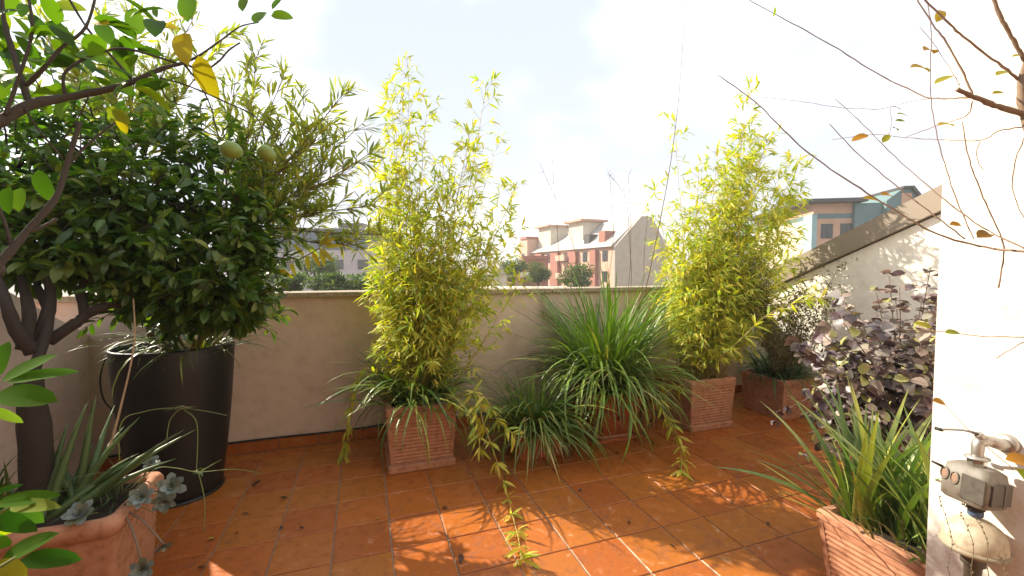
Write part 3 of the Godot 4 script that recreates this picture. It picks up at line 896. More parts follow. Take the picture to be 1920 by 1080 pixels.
# ---------------------------------------------------------------- left
func left_plants() -> void:
	# ---- evergreen tree rooted in the left trough
	var root := Vector3(-1.40, 0.42, -2.47)
	var t := thing("evergreen_tree", "dense dark evergreen tree with glossy oval leaves, growing from the left terracotta trough", "tree", root)
	var fork := root + Vector3(0.0, 0.62, 0.0)
	var trunk := spline([root - Vector3(0, 0.05, 0), root + Vector3(0.02, 0.3, 0.01), fork], 4)
	var st := new_st()
	tube_into(st, local(trunk, root), knobbly(trunk, 0.055, 0.05), 9)
	part(t, "trunk", done(st), M.bark_dark)
	var lobes := [[120, 385, 2.45, 0.48, 0.34, 0.34], [20, 330, 2.3, 0.40, 0.42, 0.3], [300, 400, 2.55, 0.45, 0.34, 0.34], [240, 290, 2.65, 0.42, 0.28, 0.3], [390, 400, 2.6, 0.30, 0.30, 0.28], [330, 510, 2.5, 0.40, 0.24, 0.3], [430, 525, 2.5, 0.22, 0.24, 0.22], [190, 490, 2.4, 0.45, 0.2, 0.3], [60, 470, 2.2, 0.4, 0.2, 0.25], [110, 260, 2.5, 0.35, 0.3, 0.25], [10, 400, 2.2, 0.35, 0.3, 0.25], [455, 470, 2.55, 0.2, 0.22, 0.2], [200, 420, 2.3, 0.4, 0.3, 0.2], [370, 300, 2.7, 0.25, 0.25, 0.2], [120, 500, 2.3, 0.35, 0.12, 0.25], [330, 570, 2.55, 0.34, 0.13, 0.22], [430, 560, 2.6, 0.18, 0.15, 0.18], [250, 545, 2.5, 0.28, 0.12, 0.2], [370, 598, 2.75, 0.30, 0.08, 0.18], [452, 585, 2.75, 0.13, 0.13, 0.14], [470, 420, 2.6, 0.14, 0.2, 0.14]]
	var leaves := []
	var wood := []
	for l in lobes:
		var c := at(l[0], l[1], l[2])
		var start := fork - Vector3(0, 0.04, 0)
		for w in wood:
			if w.distance_to(c) < start.distance_to(c) * 0.8: start = w
		var mid := start.lerp(c, 0.5) + Vector3(rf(-0.06, 0.06), 0.05, rf(-0.06, 0.06))
		var limb := spline([start, start.lerp(mid, 0.5) + rdir() * 0.06, mid, c], 4)
		wood.append_array(limb.slice(4))
		st = new_st()
		tube_into(st, local(limb, root), knobbly(limb, 0.026 if start.y < fork.y else 0.013, 0.007), 7)
		var vol: float = l[3] * l[4] * 900
		for i in int(clampf(vol * 0.95, 60, 140) * (0.55 if l[1] < 350 else 0.85)):
			var d := rdir()
			var e: Vector3 = c + turn * (d * Vector3(l[3], l[4], l[5])) * pow(rng.randf(), 0.42)
			var dir := (e - c).normalized() * 0.8 + Vector3.UP * 0.45 + rdir() * 0.4
			dir = dir.normalized()
			if i % 5 == 0: tube_into(st, local([c.lerp(e, 0.25), c.lerp(e, 0.6) + rdir() * 0.02, e], root), [0.007, 0.005, 0.003], 4)
			tuft(leaves, e, dir, rng.randi_range(5, 8), 0.85, 0.3, [0.045, 0.12], 10, 0.06)
		for i in 16:
			var d := (rdir() + Vector3(0.15, 0.45, 0.1)).normalized()
			var e0: Vector3 = c + turn * (d * Vector3(l[3], l[4], l[5])) * 0.85
			var len := rf(0.06, 0.2)
			var e1 := e0 + ((e0 - c).normalized() + Vector3.UP * 0.4 + rdir() * 0.3).normalized() * len
			tube_into(st, local([e0, e0.lerp(e1, 0.5) + rdir() * 0.008, e1], root), [0.004, 0.003, 0.002], 4)
			tuft(leaves, e1, (e1 - e0).normalized(), rng.randi_range(6, 9), 0.75, 0.15, [0.05, 0.105], 5, len * 0.7, 10)
		part(t, "limb", done(st), M.bark_dark)
	# bare low limbs that show against the wall
	for q in [[[90, 640, 2.05], [135, 610, 2.1], [158, 590, 2.15], [152, 545, 2.2], [170, 500, 2.3]], [[155, 592, 2.15], [195, 575, 2.2], [230, 570, 2.3]], [[60, 660, 1.95], [30, 620, 1.9], [8, 560, 1.9], [-20, 480, 2.0]], [[70, 640, 2.0], [95, 560, 2.1], [80, 480, 2.2]], [[45, 655, 1.95], [55, 590, 2.0], [40, 520, 2.1]]]:
		var pp := []
		for s in q: pp.append(at(s[0], s[1], s[2]))
		pp = spline(pp, 4)
		st = new_st()
		tube_into(st, local(pp, root), knobbly(pp, 0.03, 0.014), 7)
		part(t, "limb", done(st), M.bark_dark)
	var ever := kinds_of(10, [0.28, 0.44], "oval", 4, [0.1, 1.1], 0.3, [Color(0.055, 0.115, 0.02), Color(0.08, 0.155, 0.026), Color(0.12, 0.20, 0.035), Color(0.07, 0.135, 0.025), Color(0.20, 0.27, 0.04)])
	ever.append_array(kinds_of(5, [0.26, 0.38], "oval", 4, [0.0, 0.9], 0.3, [Color(0.12, 0.20, 0.035), Color(0.17, 0.25, 0.04), Color(0.09, 0.15, 0.025), Color(0.26, 0.30, 0.05)]))
	emit(t, leaves, ever, M.leaf_gloss, 290)

	# ---- narrow-leaved shrub in the black planter, leaning right
	root = PB + Vector3(-0.02, 0.92, 0.02)
	t = thing("willow_leaved_shrub", "tall narrow-leaved shrub with yellowing tips rising from the black planter", "shrub", root)
	leaves = []
	var knot := at(425, 415, 2.95)
	var stem := spline([root - Vector3(0, 0.04, 0), at(308, 590, 2.85), at(350, 500, 2.9), knot], 5)
	st = new_st()
	tube_into(st, local(stem, root), knobbly(stem, 0.022, 0.017), 7)
	part(t, "stem", done(st), M.twig_red)
	var stem2 := spline([root + Vector3(-0.08, -0.04, 0.0), at(270, 560, 2.8), at(240, 420, 2.9), at(230, 300, 3.0)], 5)
	st = new_st()
	tube_into(st, local(stem2, root), knobbly(stem2, 0.022, 0.014), 7)
	part(t, "stem", done(st), M.twig_red)
	var tips := [[640, 180, 2.9], [665, 245, 2.9], [690, 290, 2.8], [600, 330, 2.9], [570, 200, 3.0], [530, 150, 3.0], [480, 110, 3.05], [440, 160, 3.0], [620, 400, 2.85], [700, 385, 2.8], [670, 460, 2.8], [560, 300, 3.05], [520, 250, 2.95], [585, 270, 2.9], [640, 330, 2.95], [470, 220, 3.0], [500, 330, 2.9], [560, 380, 2.85], [715, 440, 2.75], [610, 235, 3.0]]
	var tips2 := [[420, 70, 3.1], [360, 40, 3.1], [300, 110, 3.1], [250, 40, 3.1], [180, 20, 3.1], [110, 60, 3.0], [60, 30, 3.0], [220, 130, 3.0], [340, 180, 3.0], [400, 230, 3.0], [150, 140, 3.0], [30, 150, 2.9]]
	for set_ in [[knot, tips], [at(230, 300, 3.0), tips2]]:
		for q in set_[1]:
			var e := at(q[0], q[1], q[2])
			var a: Vector3 = set_[0]
			var mid := a.lerp(e, 0.5) + Vector3(0, -0.06, 0) + rdir() * 0.05
			var b := bezier(a, mid, e, 12)
			st = new_st()
			tube_into(st, local(b, root), taper(13, 0.009, 0.0025), 5)
			for i in range(3, 13):
				for k in 3:
					var out := (rdir() + Vector3.UP * 0.5 + (e - a).normalized() * 0.9).normalized()
					var tw: Vector3 = b[i] + out * rf(0.05, 0.15)
					tube_into(st, local([b[i], tw], root), [0.003, 0.0015], 3)
					tuft(leaves, tw, out, rng.randi_range(5, 9), 0.55, 0.12, [0.06, 0.13], 9, 0.08)
			part(t, "branch", done(st), M.twig)
	var will := kinds_of(9, [0.14, 0.19], "lance", 3, [-0.1, 0.5], 0.25, [Color(0.36, 0.40, 0.10), Color(0.27, 0.34, 0.08), Color(0.46, 0.44, 0.10), Color(0.32, 0.36, 0.10), Color(0.54, 0.46, 0.09)])
	emit(t, leaves, will, M.leaf_soft, 290)
	# a yellow-leaved sprig reaching over the coping
	var sprig := spline([PB + Vector3(0.1, 0.9, 0.05), at(505, 512, 2.9), at(560, 487, 2.8), at(600, 465, 2.7)], 5)
	t = thing("yellow_sprig", "low sprig with bright yellow drooping leaves over the coping beside the black planter", "plant", sprig[0])
	part(t, "stem", tube(local(sprig, sprig[0]), 0.006, 0.003, 5), M.twig)
	leaves = []
	for q in [[570, 480, -0.4, 0.6], [585, 472, 0.6, -0.9], [598, 467, 0.9, -0.7], [603, 465, 0.2, -1.0], [608, 463, 0.9, 0.1], [600, 462, 0.5, 0.7], [545, 492, 0.4, -0.8], [575, 478, 0.1, -1.0], [606, 460, 0.8, 0.5], [520, 505, 0.7, -0.3]]:
		leaves.append([leaf_xf(at(q[0], q[1], 2.74), turn * Vector3(q[2], q[3], rf(-0.2, 0.3)), turn * Vector3(0.3, 0.4, 1), rf(0.09, 0.13)), rng.randi_range(0, 3)])
	emit(t, leaves, kinds_of(4, [0.25, 0.32], "lance", 4, [0.2, 0.8], 0.3, [Color(0.62, 0.46, 0.03), Color(0.40, 0.36, 0.05)]), M.leaf_citrus, 20)
	# ---- grass at the foot of the black planter's shrub
	t = thing("planter_grass", "arching grass with rusty dead blades on the rim of the black planter", "grass", PB + Vector3(0, 0.93, 0))
	leaves = []
	blades(leaves, PB + Vector3(0.13, 0.93, 0.02), 0.16, 0.22, 150, [0.28, 0.62], [0.2, 1.15], 6)
	blades(leaves, PB + Vector3(0.12, 0.93, 0.08), 0.14, 0.18, 90, [0.12, 0.24], [0.5, 1.2], 3, Vector3.ZERO, 6)
	blades(leaves, PB + Vector3(-0.12, 0.93, 0.05), 0.10, 0.14, 26, [0.2, 0.36], [0.5, 1.2], 6)
	var gk := kinds_of(6, [0.025, 0.035], "strap", 7, [1.0, 2.2], 0.3, [Color(0.07, 0.13, 0.03), Color(0.12, 0.18, 0.04), Color(0.18, 0.22, 0.06)])
	gk.append_array(kinds_of(3, [0.05, 0.07], "strap", 5, [0.3, 1.2], 0.3, [Color(0.30, 0.12, 0.04), Color(0.36, 0.22, 0.09)]))
	emit(t, leaves, gk, M.leaf_grass, 160, "blade", "blades")

	lemon_tree()
	foreground_leaves()
	trough_plants()

func lemon_tree() -> void:
	var root := Vector3(-1.12, 0.40, -0.85)
	var pot := thing("round_pot", "round terracotta pot of the lemon tree, outside the left edge", "flower pot", root * Vector3(1, 0, 1))
	part(pot, "body", loft([ring_circle(0.17, 0.0), ring_circle(0.18, 0.02), ring_circle(0.23, 0.36), ring_circle(0.255, 0.365), ring_circle(0.258, 0.42), ring_circle(0.24, 0.43), ring_circle(0.225, 0.42), ring_circle(0.22, 0.36)], true, true, false), M.clay)
	part(pot, "soil", lumpy(0.155, 0.155, 0.395), M.soil)
	var t := thing("lemon_tree", "lemon tree with bare grey branches, yellowing leaves and two green lemons, at the upper left", "tree", root)
	var crotch := Vector3(-1.1, 1.25, -1.0)
	var pts := spline([root - Vector3(0, 0.05, 0), Vector3(-1.15, 0.85, -0.9), crotch], 5)
	var st := new_st()
	tube_into(st, local(pts, root), knobbly(pts, 0.04, 0.034), 9)
	part(t, "trunk", done(st), M.bark)
	var arms := [
		[[crotch, at(-90, 275, 0.98), at(0, 227, 1.05), at(60, 195, 1.1), at(140, 180, 1.16), at(230, 160, 1.2), at(300, 130, 1.25), at(345, 118, 1.28)], 0.024, 0.006],
		[[at(56, 197, 1.1), at(45, 165, 1.1), at(28, 110, 1.12), at(6, 30, 1.12), at(0, -60, 1.12)], 0.012, 0.006],
		[[at(50, 160, 1.1), at(85, 125, 1.1), at(115, 90, 1.12), at(160, 52, 1.14), at(180, -10, 1.16)], 0.008, 0.004],
		[[at(122, 180, 1.15), at(120, 140, 1.15), at(150, 115, 1.17), at(190, 98, 1.2), at(240, 92, 1.23), at(330, 118, 1.27)], 0.006, 0.004],
		[[at(125, -10, 1.15), at(165, 55, 1.18), at(215, 112, 1.2), at(246, 148, 1.21)], 0.004, 0.005],
		[[at(340, 120, 1.28), at(372, 105, 1.3), at(415, 75, 1.32), at(450, 50, 1.34), at(485, 42, 1.35)], 0.005, 0.002],
		[[at(345, 118, 1.28), at(380, 132, 1.3), at(410, 115, 1.32), at(428, 95, 1.33), at(450, 80, 1.34)], 0.005, 0.003],
		[[at(300, 146, 1.25), at(350, 160, 1.28), at(420, 190, 1.3), at(480, 220, 1.3), at(497, 262, 1.3)], 0.004, 0.002],
		[[at(345, 120, 1.28), at(375, 160, 1.3), at(395, 200, 1.29), at(408, 250, 1.28), at(420, 268, 1.28)], 0.004, 0.002],
		[[crotch, at(-50, 530, 0.98), at(0, 492, 1.02), at(50, 435, 1.06), at(105, 370, 1.1), at(125, 310, 1.12), at(150, 228, 1.14)], 0.017, 0.007],
		[[at(52, 435, 1.06), at(80, 425, 1.08), at(108, 410, 1.1)], 0.007, 0.005],
		[[at(120, 320, 1.12), at(160, 275, 1.15), at(215, 230, 1.18)], 0.005, 0.003],
		[[at(45, 200, 1.08), at(70, 240, 1.1), at(120, 300, 1.12)], 0.004, 0.003],
		[[at(10, 215, 1.05), at(30, 160, 1.06), at(60, 60, 1.07), at(50, -20, 1.07)], 0.006, 0.004],
		[[at(170, 172, 1.17), at(150, 215, 1.17), at(120, 260, 1.17)], 0.003, 0.002],
		[[at(240, 158, 1.2), at(290, 150, 1.22), at(320, 190, 1.24), at(390, 205, 1.25)], 0.003, 0.002],
		[[at(20, 460, 1.04), at(10, 420, 1.03), at(-10, 370, 1.03)], 0.006, 0.004],
	]
	for a in arms:
		var p := spline(a[0], 5)
		st = new_st()
		tube_into(st, local(p, root), knobbly(p, a[1] * 0.68, a[2] * 0.75), 8)
		part(t, "branch", done(st), M.bark)
	# two lemons hang on their twigs
	for q in [[433, 281, 1.28, 0.0255, 14.0], [499, 287, 1.30, 0.0225, -6.0]]:
		var rings := []
		for i in 15:
			var u := float(i) / 14
			var y := cos(u * PI)
			var r: float = maxf(sin(u * PI), 0.02) * (1.0 if absf(y) < 0.86 else 0.9)
			rings.append(ring_circle(q[3] * r * (1.0 + 0.02 * sin(u * 9)), -q[3] * 1.22 * (y + (0.07 if u < 0.05 else (-0.0 if u < 0.95 else 0.10)) * signf(y)), 18))
		var xf := Transform3D(Basis.from_euler(Vector3(0, 0.4, deg_to_rad(60 + q[4]))), at(q[0], q[1], q[2]) - root)
		part(t, "lemon", loft(rings, true), M.lemon, xf)
	# leaves read from the picture: base, direction on the picture, length in pixels, kind
	var leaves := []
	for q in [[352, 42, 0.05, 1, 62, 0], [300, 58, 0.9, 0.3, 58, 6], [275, 50, 1, 0.1, 50, 6], [345, 62, 0.25, -0.8, 70, 7], [372, 105, 0.3, -0.9, 75, 7], [478, 45, 0.1, 0.6, 42, 0], [455, 22, 0.1, 0.7, 40, 1], [508, 30, 1, 0.15, 36, 1], [510, 18, 0.5, 0.5, 26, 0], [165, 42, 0.95, -0.2, 52, 6], [100, 15, 0.9, 0.1, 50, 8], [5, 95, 0.7, -0.3, 50, 2], [215, 72, 0.3, -1, 55, 2], [140, 100, 0.9, -0.1, 54, 0], [120, 60, 0.3, -0.9, 46, 1], [20, 350, -0.2, -0.9, 50, 2], [72, 318, 0.25, -1, 60, 2], [40, 352, 0.1, -0.9, 44, 3], [10, 165, -0.3, 0.9, 45, 1], [205, 108, 0.6, -0.6, 48, 1], [228, 205, -0.2, -1, 42, 7], [200, 200, 0.6, -0.5, 40, 8]]:
		var d: float = rf(1.12, 1.2) + q[0] * 0.0003
		leaves.append([leaf_xf(at(q[0], q[1], d), turn * Vector3(q[2], q[3], rf(-0.35, 0.35)), turn * Vector3(rf(-0.3, 0.3), rf(0.2, 0.8), 1), q[4] / FOCAL * d * 1.08), q[5]])
	for i in 95:
		var q := at(pow(rng.randf(), 1.3) * 330 - 20, rf(-20, 185), rf(1.05, 1.4))
		leaves.append([leaf_xf(q, rdir() + Vector3(0.3, -0.15, 0), Vector3.UP + rdir() * 0.6, rf(0.055, 0.095)), [0, 1, 2, 3, 4, 5, 1, 0, 8][rng.randi_range(0, 8)]])
	for i in 14:                       # the rest of its crown, above and left of the frame
		var e := Vector3(rf(-1.75, -0.85), rf(1.75, 2.75), rf(-1.45, 0.1))
		var p := bezier(crotch, crotch.lerp(e, 0.5) + Vector3(0, 0.15, 0) + rdir() * 0.1, e, 8)
		st = new_st()
		tube_into(st, local(p, root), knobbly(p, 0.011, 0.004), 6)
		part(t, "branch", done(st), M.bark)
		for k in range(3, 9):
			for z in 5: leaves.append([leaf_xf(p[k] + rdir() * rf(0.03, 0.16), rdir() + Vector3(0, -0.2, 0), Vector3.UP + rdir() * 0.6, rf(0.06, 0.10)), rng.randi_range(0, 5)])
	var ks := kinds_of(6, [0.46, 0.56], "oval", 6, [0.2, 0.8], 0.3, [Color(0.16, 0.25, 0.03), Color(0.12, 0.21, 0.025), Color(0.06, 0.12, 0.02)], 0.2)
	ks.append_array(kinds_of(2, [0.42, 0.5], "oval", 6, [0.2, 1.2], 0.4, [Color(0.66, 0.46, 0.03), Color(0.52, 0.36, 0.03)], 0.1))
	ks.append_array(kinds_of(1, [0.42, 0.5], "oval", 6, [0.2, 0.6], 0.4, [Color(0.38, 0.36, 0.04)], 0.1))
	emit(t, leaves, ks, M.leaf_citrus, 150)

func foreground_leaves() -> void:
	var root := Vector3(-1.02, 0.34, -1.22)
	var pot := thing("square_pot", "terracotta pot of the broad-leaved plant, outside the left edge", "flower pot", root * Vector3(1, 0, 1))
	part(pot, "body", loft([ring_round(0.11, 0.11, 0.02, 0), ring_round(0.14, 0.14, 0.02, 0.33), ring_round(0.155, 0.155, 0.02, 0.335), ring_round(0.155, 0.155, 0.02, 0.37), ring_round(0.13, 0.13, 0.02, 0.37), ring_round(0.128, 0.128, 0.02, 0.32)], false, true, false), M.clay)
	part(pot, "soil", lumpy(0.126, 0.126, 0.34), M.soil)
	var t := thing("broad_leaved_plant", "broad bright green leaves of a potted plant at the lower left edge", "plant", root)
	var stems := [[root, at(-120, 900, 0.95), at(-60, 780, 0.95), at(-8, 715, 0.96)], [root, at(-110, 1010, 0.9), at(-40, 985, 0.9), at(20, 950, 0.92)], [root, at(-140, 1080, 0.88), at(-40, 1080, 0.88), at(30, 1045, 0.9)]]
	for s in stems: part(t, "stem", tube(local(spline(s, 5), root), 0.006, 0.003, 6), M.stem_green)
	var leaves := []
	# base x, y, tip x, y, width share, kind
	for q in [[2, 715, 100, 663, 0.42, 0], [12, 718, 134, 688, 0.24, 1], [-8, 738, 99, 748, 0.42, 0], [-30, 765, 44, 790, 0.3, 4], [-10, 712, 4, 640, 0.5, 1], [-40, 720, -10, 680, 0.5, 0], [-10, 945, 106, 926, 0.3, 0], [20, 950, 100, 946, 0.22, 4], [10, 945, 75, 975, 0.42, 1], [-30, 965, 60, 990, 0.34, 2], [-20, 975, 28, 1002, 0.6, 5], [0, 1055, 92, 998, 0.36, 1], [38, 1050, 142, 1044, 0.36, 2], [-30, 1070, 42, 1082, 0.6, 5], [-20, 930, 40, 905, 0.3, 2], [-40, 1000, 20, 1030, 0.4, 1]]:
		var d := rf(0.9, 0.98)
		var a := at(q[0], q[1], d)
		var b := at(q[2], q[3], d + rf(-0.04, 0.06))
		leaves.append([leaf_xf(a, b - a, turn * Vector3(rf(-0.2, 0.2), 0.8, 0.75), a.distance_to(b) * 1.04, q[4] / 0.4), q[5]])
	var ks := kinds_of(4, [0.4, 0.4], "oval", 7, [0.15, 0.5], 0.22, [Color(0.085, 0.20, 0.02), Color(0.11, 0.24, 0.03), Color(0.06, 0.15, 0.02)], 0.12, 0.03)
	ks.append_array(kinds_of(2, [0.4, 0.4], "oval", 7, [0.15, 0.5], 0.22, [Color(0.30, 0.34, 0.06), Color(0.50, 0.42, 0.03)], 0.1, 0.03))
	emit(t, leaves, ks, M.leaf_broad, 40)

func rosette(label: String, p: Vector3, from: Vector3, r: float, face: Vector3) -> void:
	var t := thing("succulent_rosette", label, "succulent", p, "grey succulent rosettes on the left trough")
	var mid := (p + from) * 0.5 + Vector3(0.02, 0.03, 0.03)
	part(t, "stem", tube(local(spline([from, mid, p], 5), p), 0.005, 0.004, 5), M.twig)
	var f := face.normalized()
	var x := f.cross(Vector3(0.2, 1, 0.3)).normalized()
	var y := f.cross(x)
	var k := 0
	for row in [[4, 0.45, 0.5], [6, 0.9, 0.85], [6, 1.3, 1.05]]:
		for i in row[0]:
			var a: float = TAU * i / row[0] + k * 0.37
			var side := x * cos(a) + y * sin(a)
			var d: Vector3 = f * cos(row[1]) + side * sin(row[1])
			part(t, "leaf", M.succ[rng.randi_range(0, 3)], M.leaf_waxy, leaf_xf(Vector3.ZERO, d, f - side * 0.2, r * row[2] * rf(0.9, 1.1)))
		k += 1
func trough_plants() -> void:
	# ---- aloe
	var root := PT + Vector3(0.12, 0.41, 0.02)
	var t := thing("aloe_plant", "spiky dark green aloe in the left terracotta trough", "succulent", root)
	for q in [[85, 800], [50, 830], [165, 752], [180, 742], [128, 790], [262, 782], [232, 800], [345, 806], [366, 806], [300, 838], [110, 850], [215, 760], [30, 862], [260, 850], [175, 830], [140, 840], [60, 880], [330, 860]]:
		var a := root + Vector3(rf(-0.07, 0.07), -0.01, rf(-0.05, 0.05))
		var e := at(q[0], q[1], rf(1.95, 2.25))
		var p := bezier(a, a.lerp(e, 0.5) + Vector3(0, 0.05, 0), e, 7)
		var st := new_st()
		tube_into(st, local(p, root), [0.017, 0.018, 0.017, 0.0145, 0.012, 0.0085, 0.005, 0.001], 6)
		part(t, "leaf", done(st), M.aloe)
	var p := spline([root + Vector3(0.02, 0, 0), at(200, 850, 2.1), at(232, 740, 2.15), at(252, 640, 2.2), at(250, 560, 2.25)], 5)
	part(t, "dry_flower_stalk", tube(local(p, root), 0.0055, 0.0035, 6), M.dry_stem)
	# ---- strap grass at the left of the trough
	t = thing("trough_grass", "narrow grass blades at the left end of the left trough", "grass", PT + Vector3(-0.15, 0.41, 0))
	var leaves := []
	blades(leaves, PT + Vector3(-0.15, 0.41, 0.02), 0.16, 0.12, 60, [0.18, 0.42], [0.1, 0.9], 5)
	blades(leaves, PT + Vector3(0.3, 0.42, 0.0), 0.06, 0.12, 34, [0.12, 0.24], [0.7, 1.3], 5, Vector3(0.5, 0, 0.1))
	emit(t, leaves, kinds_of(5, [0.03, 0.045], "strap", 6, [0.5, 1.8], 0.3, [Color(0.06, 0.11, 0.03), Color(0.09, 0.15, 0.03), Color(0.20, 0.20, 0.07)]), M.leaf_grass, 94, "blade", "blades")
	# ---- trailing plant with arching stems and plantlets
	root = PT + Vector3(0.3, 0.42, -0.05)
	t = thing("trailing_plant", "thin arching stems with small plantlets in front of the black planter", "plant", root)
	leaves = []
	for q in [[[225, 800, 2.05], [270, 772, 2.1], [330, 765, 2.15], [380, 770, 2.15], [425, 779, 2.15]], [[340, 765, 2.15], [368, 790, 2.15], [370, 850, 2.12], [368, 880, 2.1]], [[335, 768, 2.15], [318, 790, 2.15], [312, 830, 2.12]], [[290, 880, 2.1], [330, 878, 2.12], [372, 885, 2.12], [440, 880, 2.15], [490, 888, 2.15]], [[372, 885, 2.12], [384, 940, 2.1], [382, 998, 2.08]], [[375, 885, 2.12], [400, 870, 2.13], [415, 862, 2.14]]]:
		var pp := [] if q[0][0] > 300 else [root]
		for s in q: pp.append(at(s[0], s[1], s[2]))
		part(t, "stem", tube(local(spline(pp, 6), root), 0.0028, 0.0016, 5), M.stem_green)
	for q in [[335, 762], [345, 765], [328, 768], [375, 885], [368, 882], [352, 768]]:
		tuft(leaves, at(q[0], q[1], 2.14), Vector3.UP, 5, 0.9, 0.4, [0.02, 0.05], 3)
	emit(t, leaves, kinds_of(3, [0.2, 0.3], "lance", 4, [0.5, 1.4], 0.3, [Color(0.10, 0.16, 0.04), Color(0.22, 0.17, 0.05)]), M.leaf_grass, 60)
	# ---- succulents
	M.succ = kinds_of(4, [0.50, 0.60], "spoon", 5, [-0.35, 0.1], 0.12, [Color(0.17, 0.20, 0.165), Color(0.23, 0.25, 0.21), Color(0.20, 0.21, 0.19)], 0.15)
	var rim := PT + Vector3(0.36, 0.43, 0.1)
	rosette("largest pale grey succulent rosette hanging before the black planter", at(322, 912, 2.0), rim, 0.062, Vector3(0.2, 0.5, 1))
	rosette("grey succulent rosette just left of the pale pair, over the trough lip", at(266, 932, 1.9), rim, 0.055, Vector3(0, 0.6, 1))
	rosette("small grey succulent rosette under the pale pair", at(308, 940, 1.95), rim, 0.05, Vector3(0.1, -0.1, 1))
	rosette("dark grey succulent rosette lying on the trough lip", at(150, 965, 1.78), PT + Vector3(0.2, 0.42, 0.12), 0.06, Vector3(-0.1, 1, 0.7))
	rosette("grey succulent rosette hanging lowest at the bottom edge", at(268, 1066, 1.75), rim, 0.05, Vector3(0, 0.3, 1))
	rosette("tiny withered succulent tip hanging beside the trough corner", at(308, 1022, 1.85), rim, 0.032, Vector3(0.4, -0.6, 0.7))
	rosette("small succulent rosette at the back corner of the left trough", at(283, 868, 2.15), PT + Vector3(0.33, 0.43, -0.15), 0.04, Vector3(0.3, 0.8, 0.5))

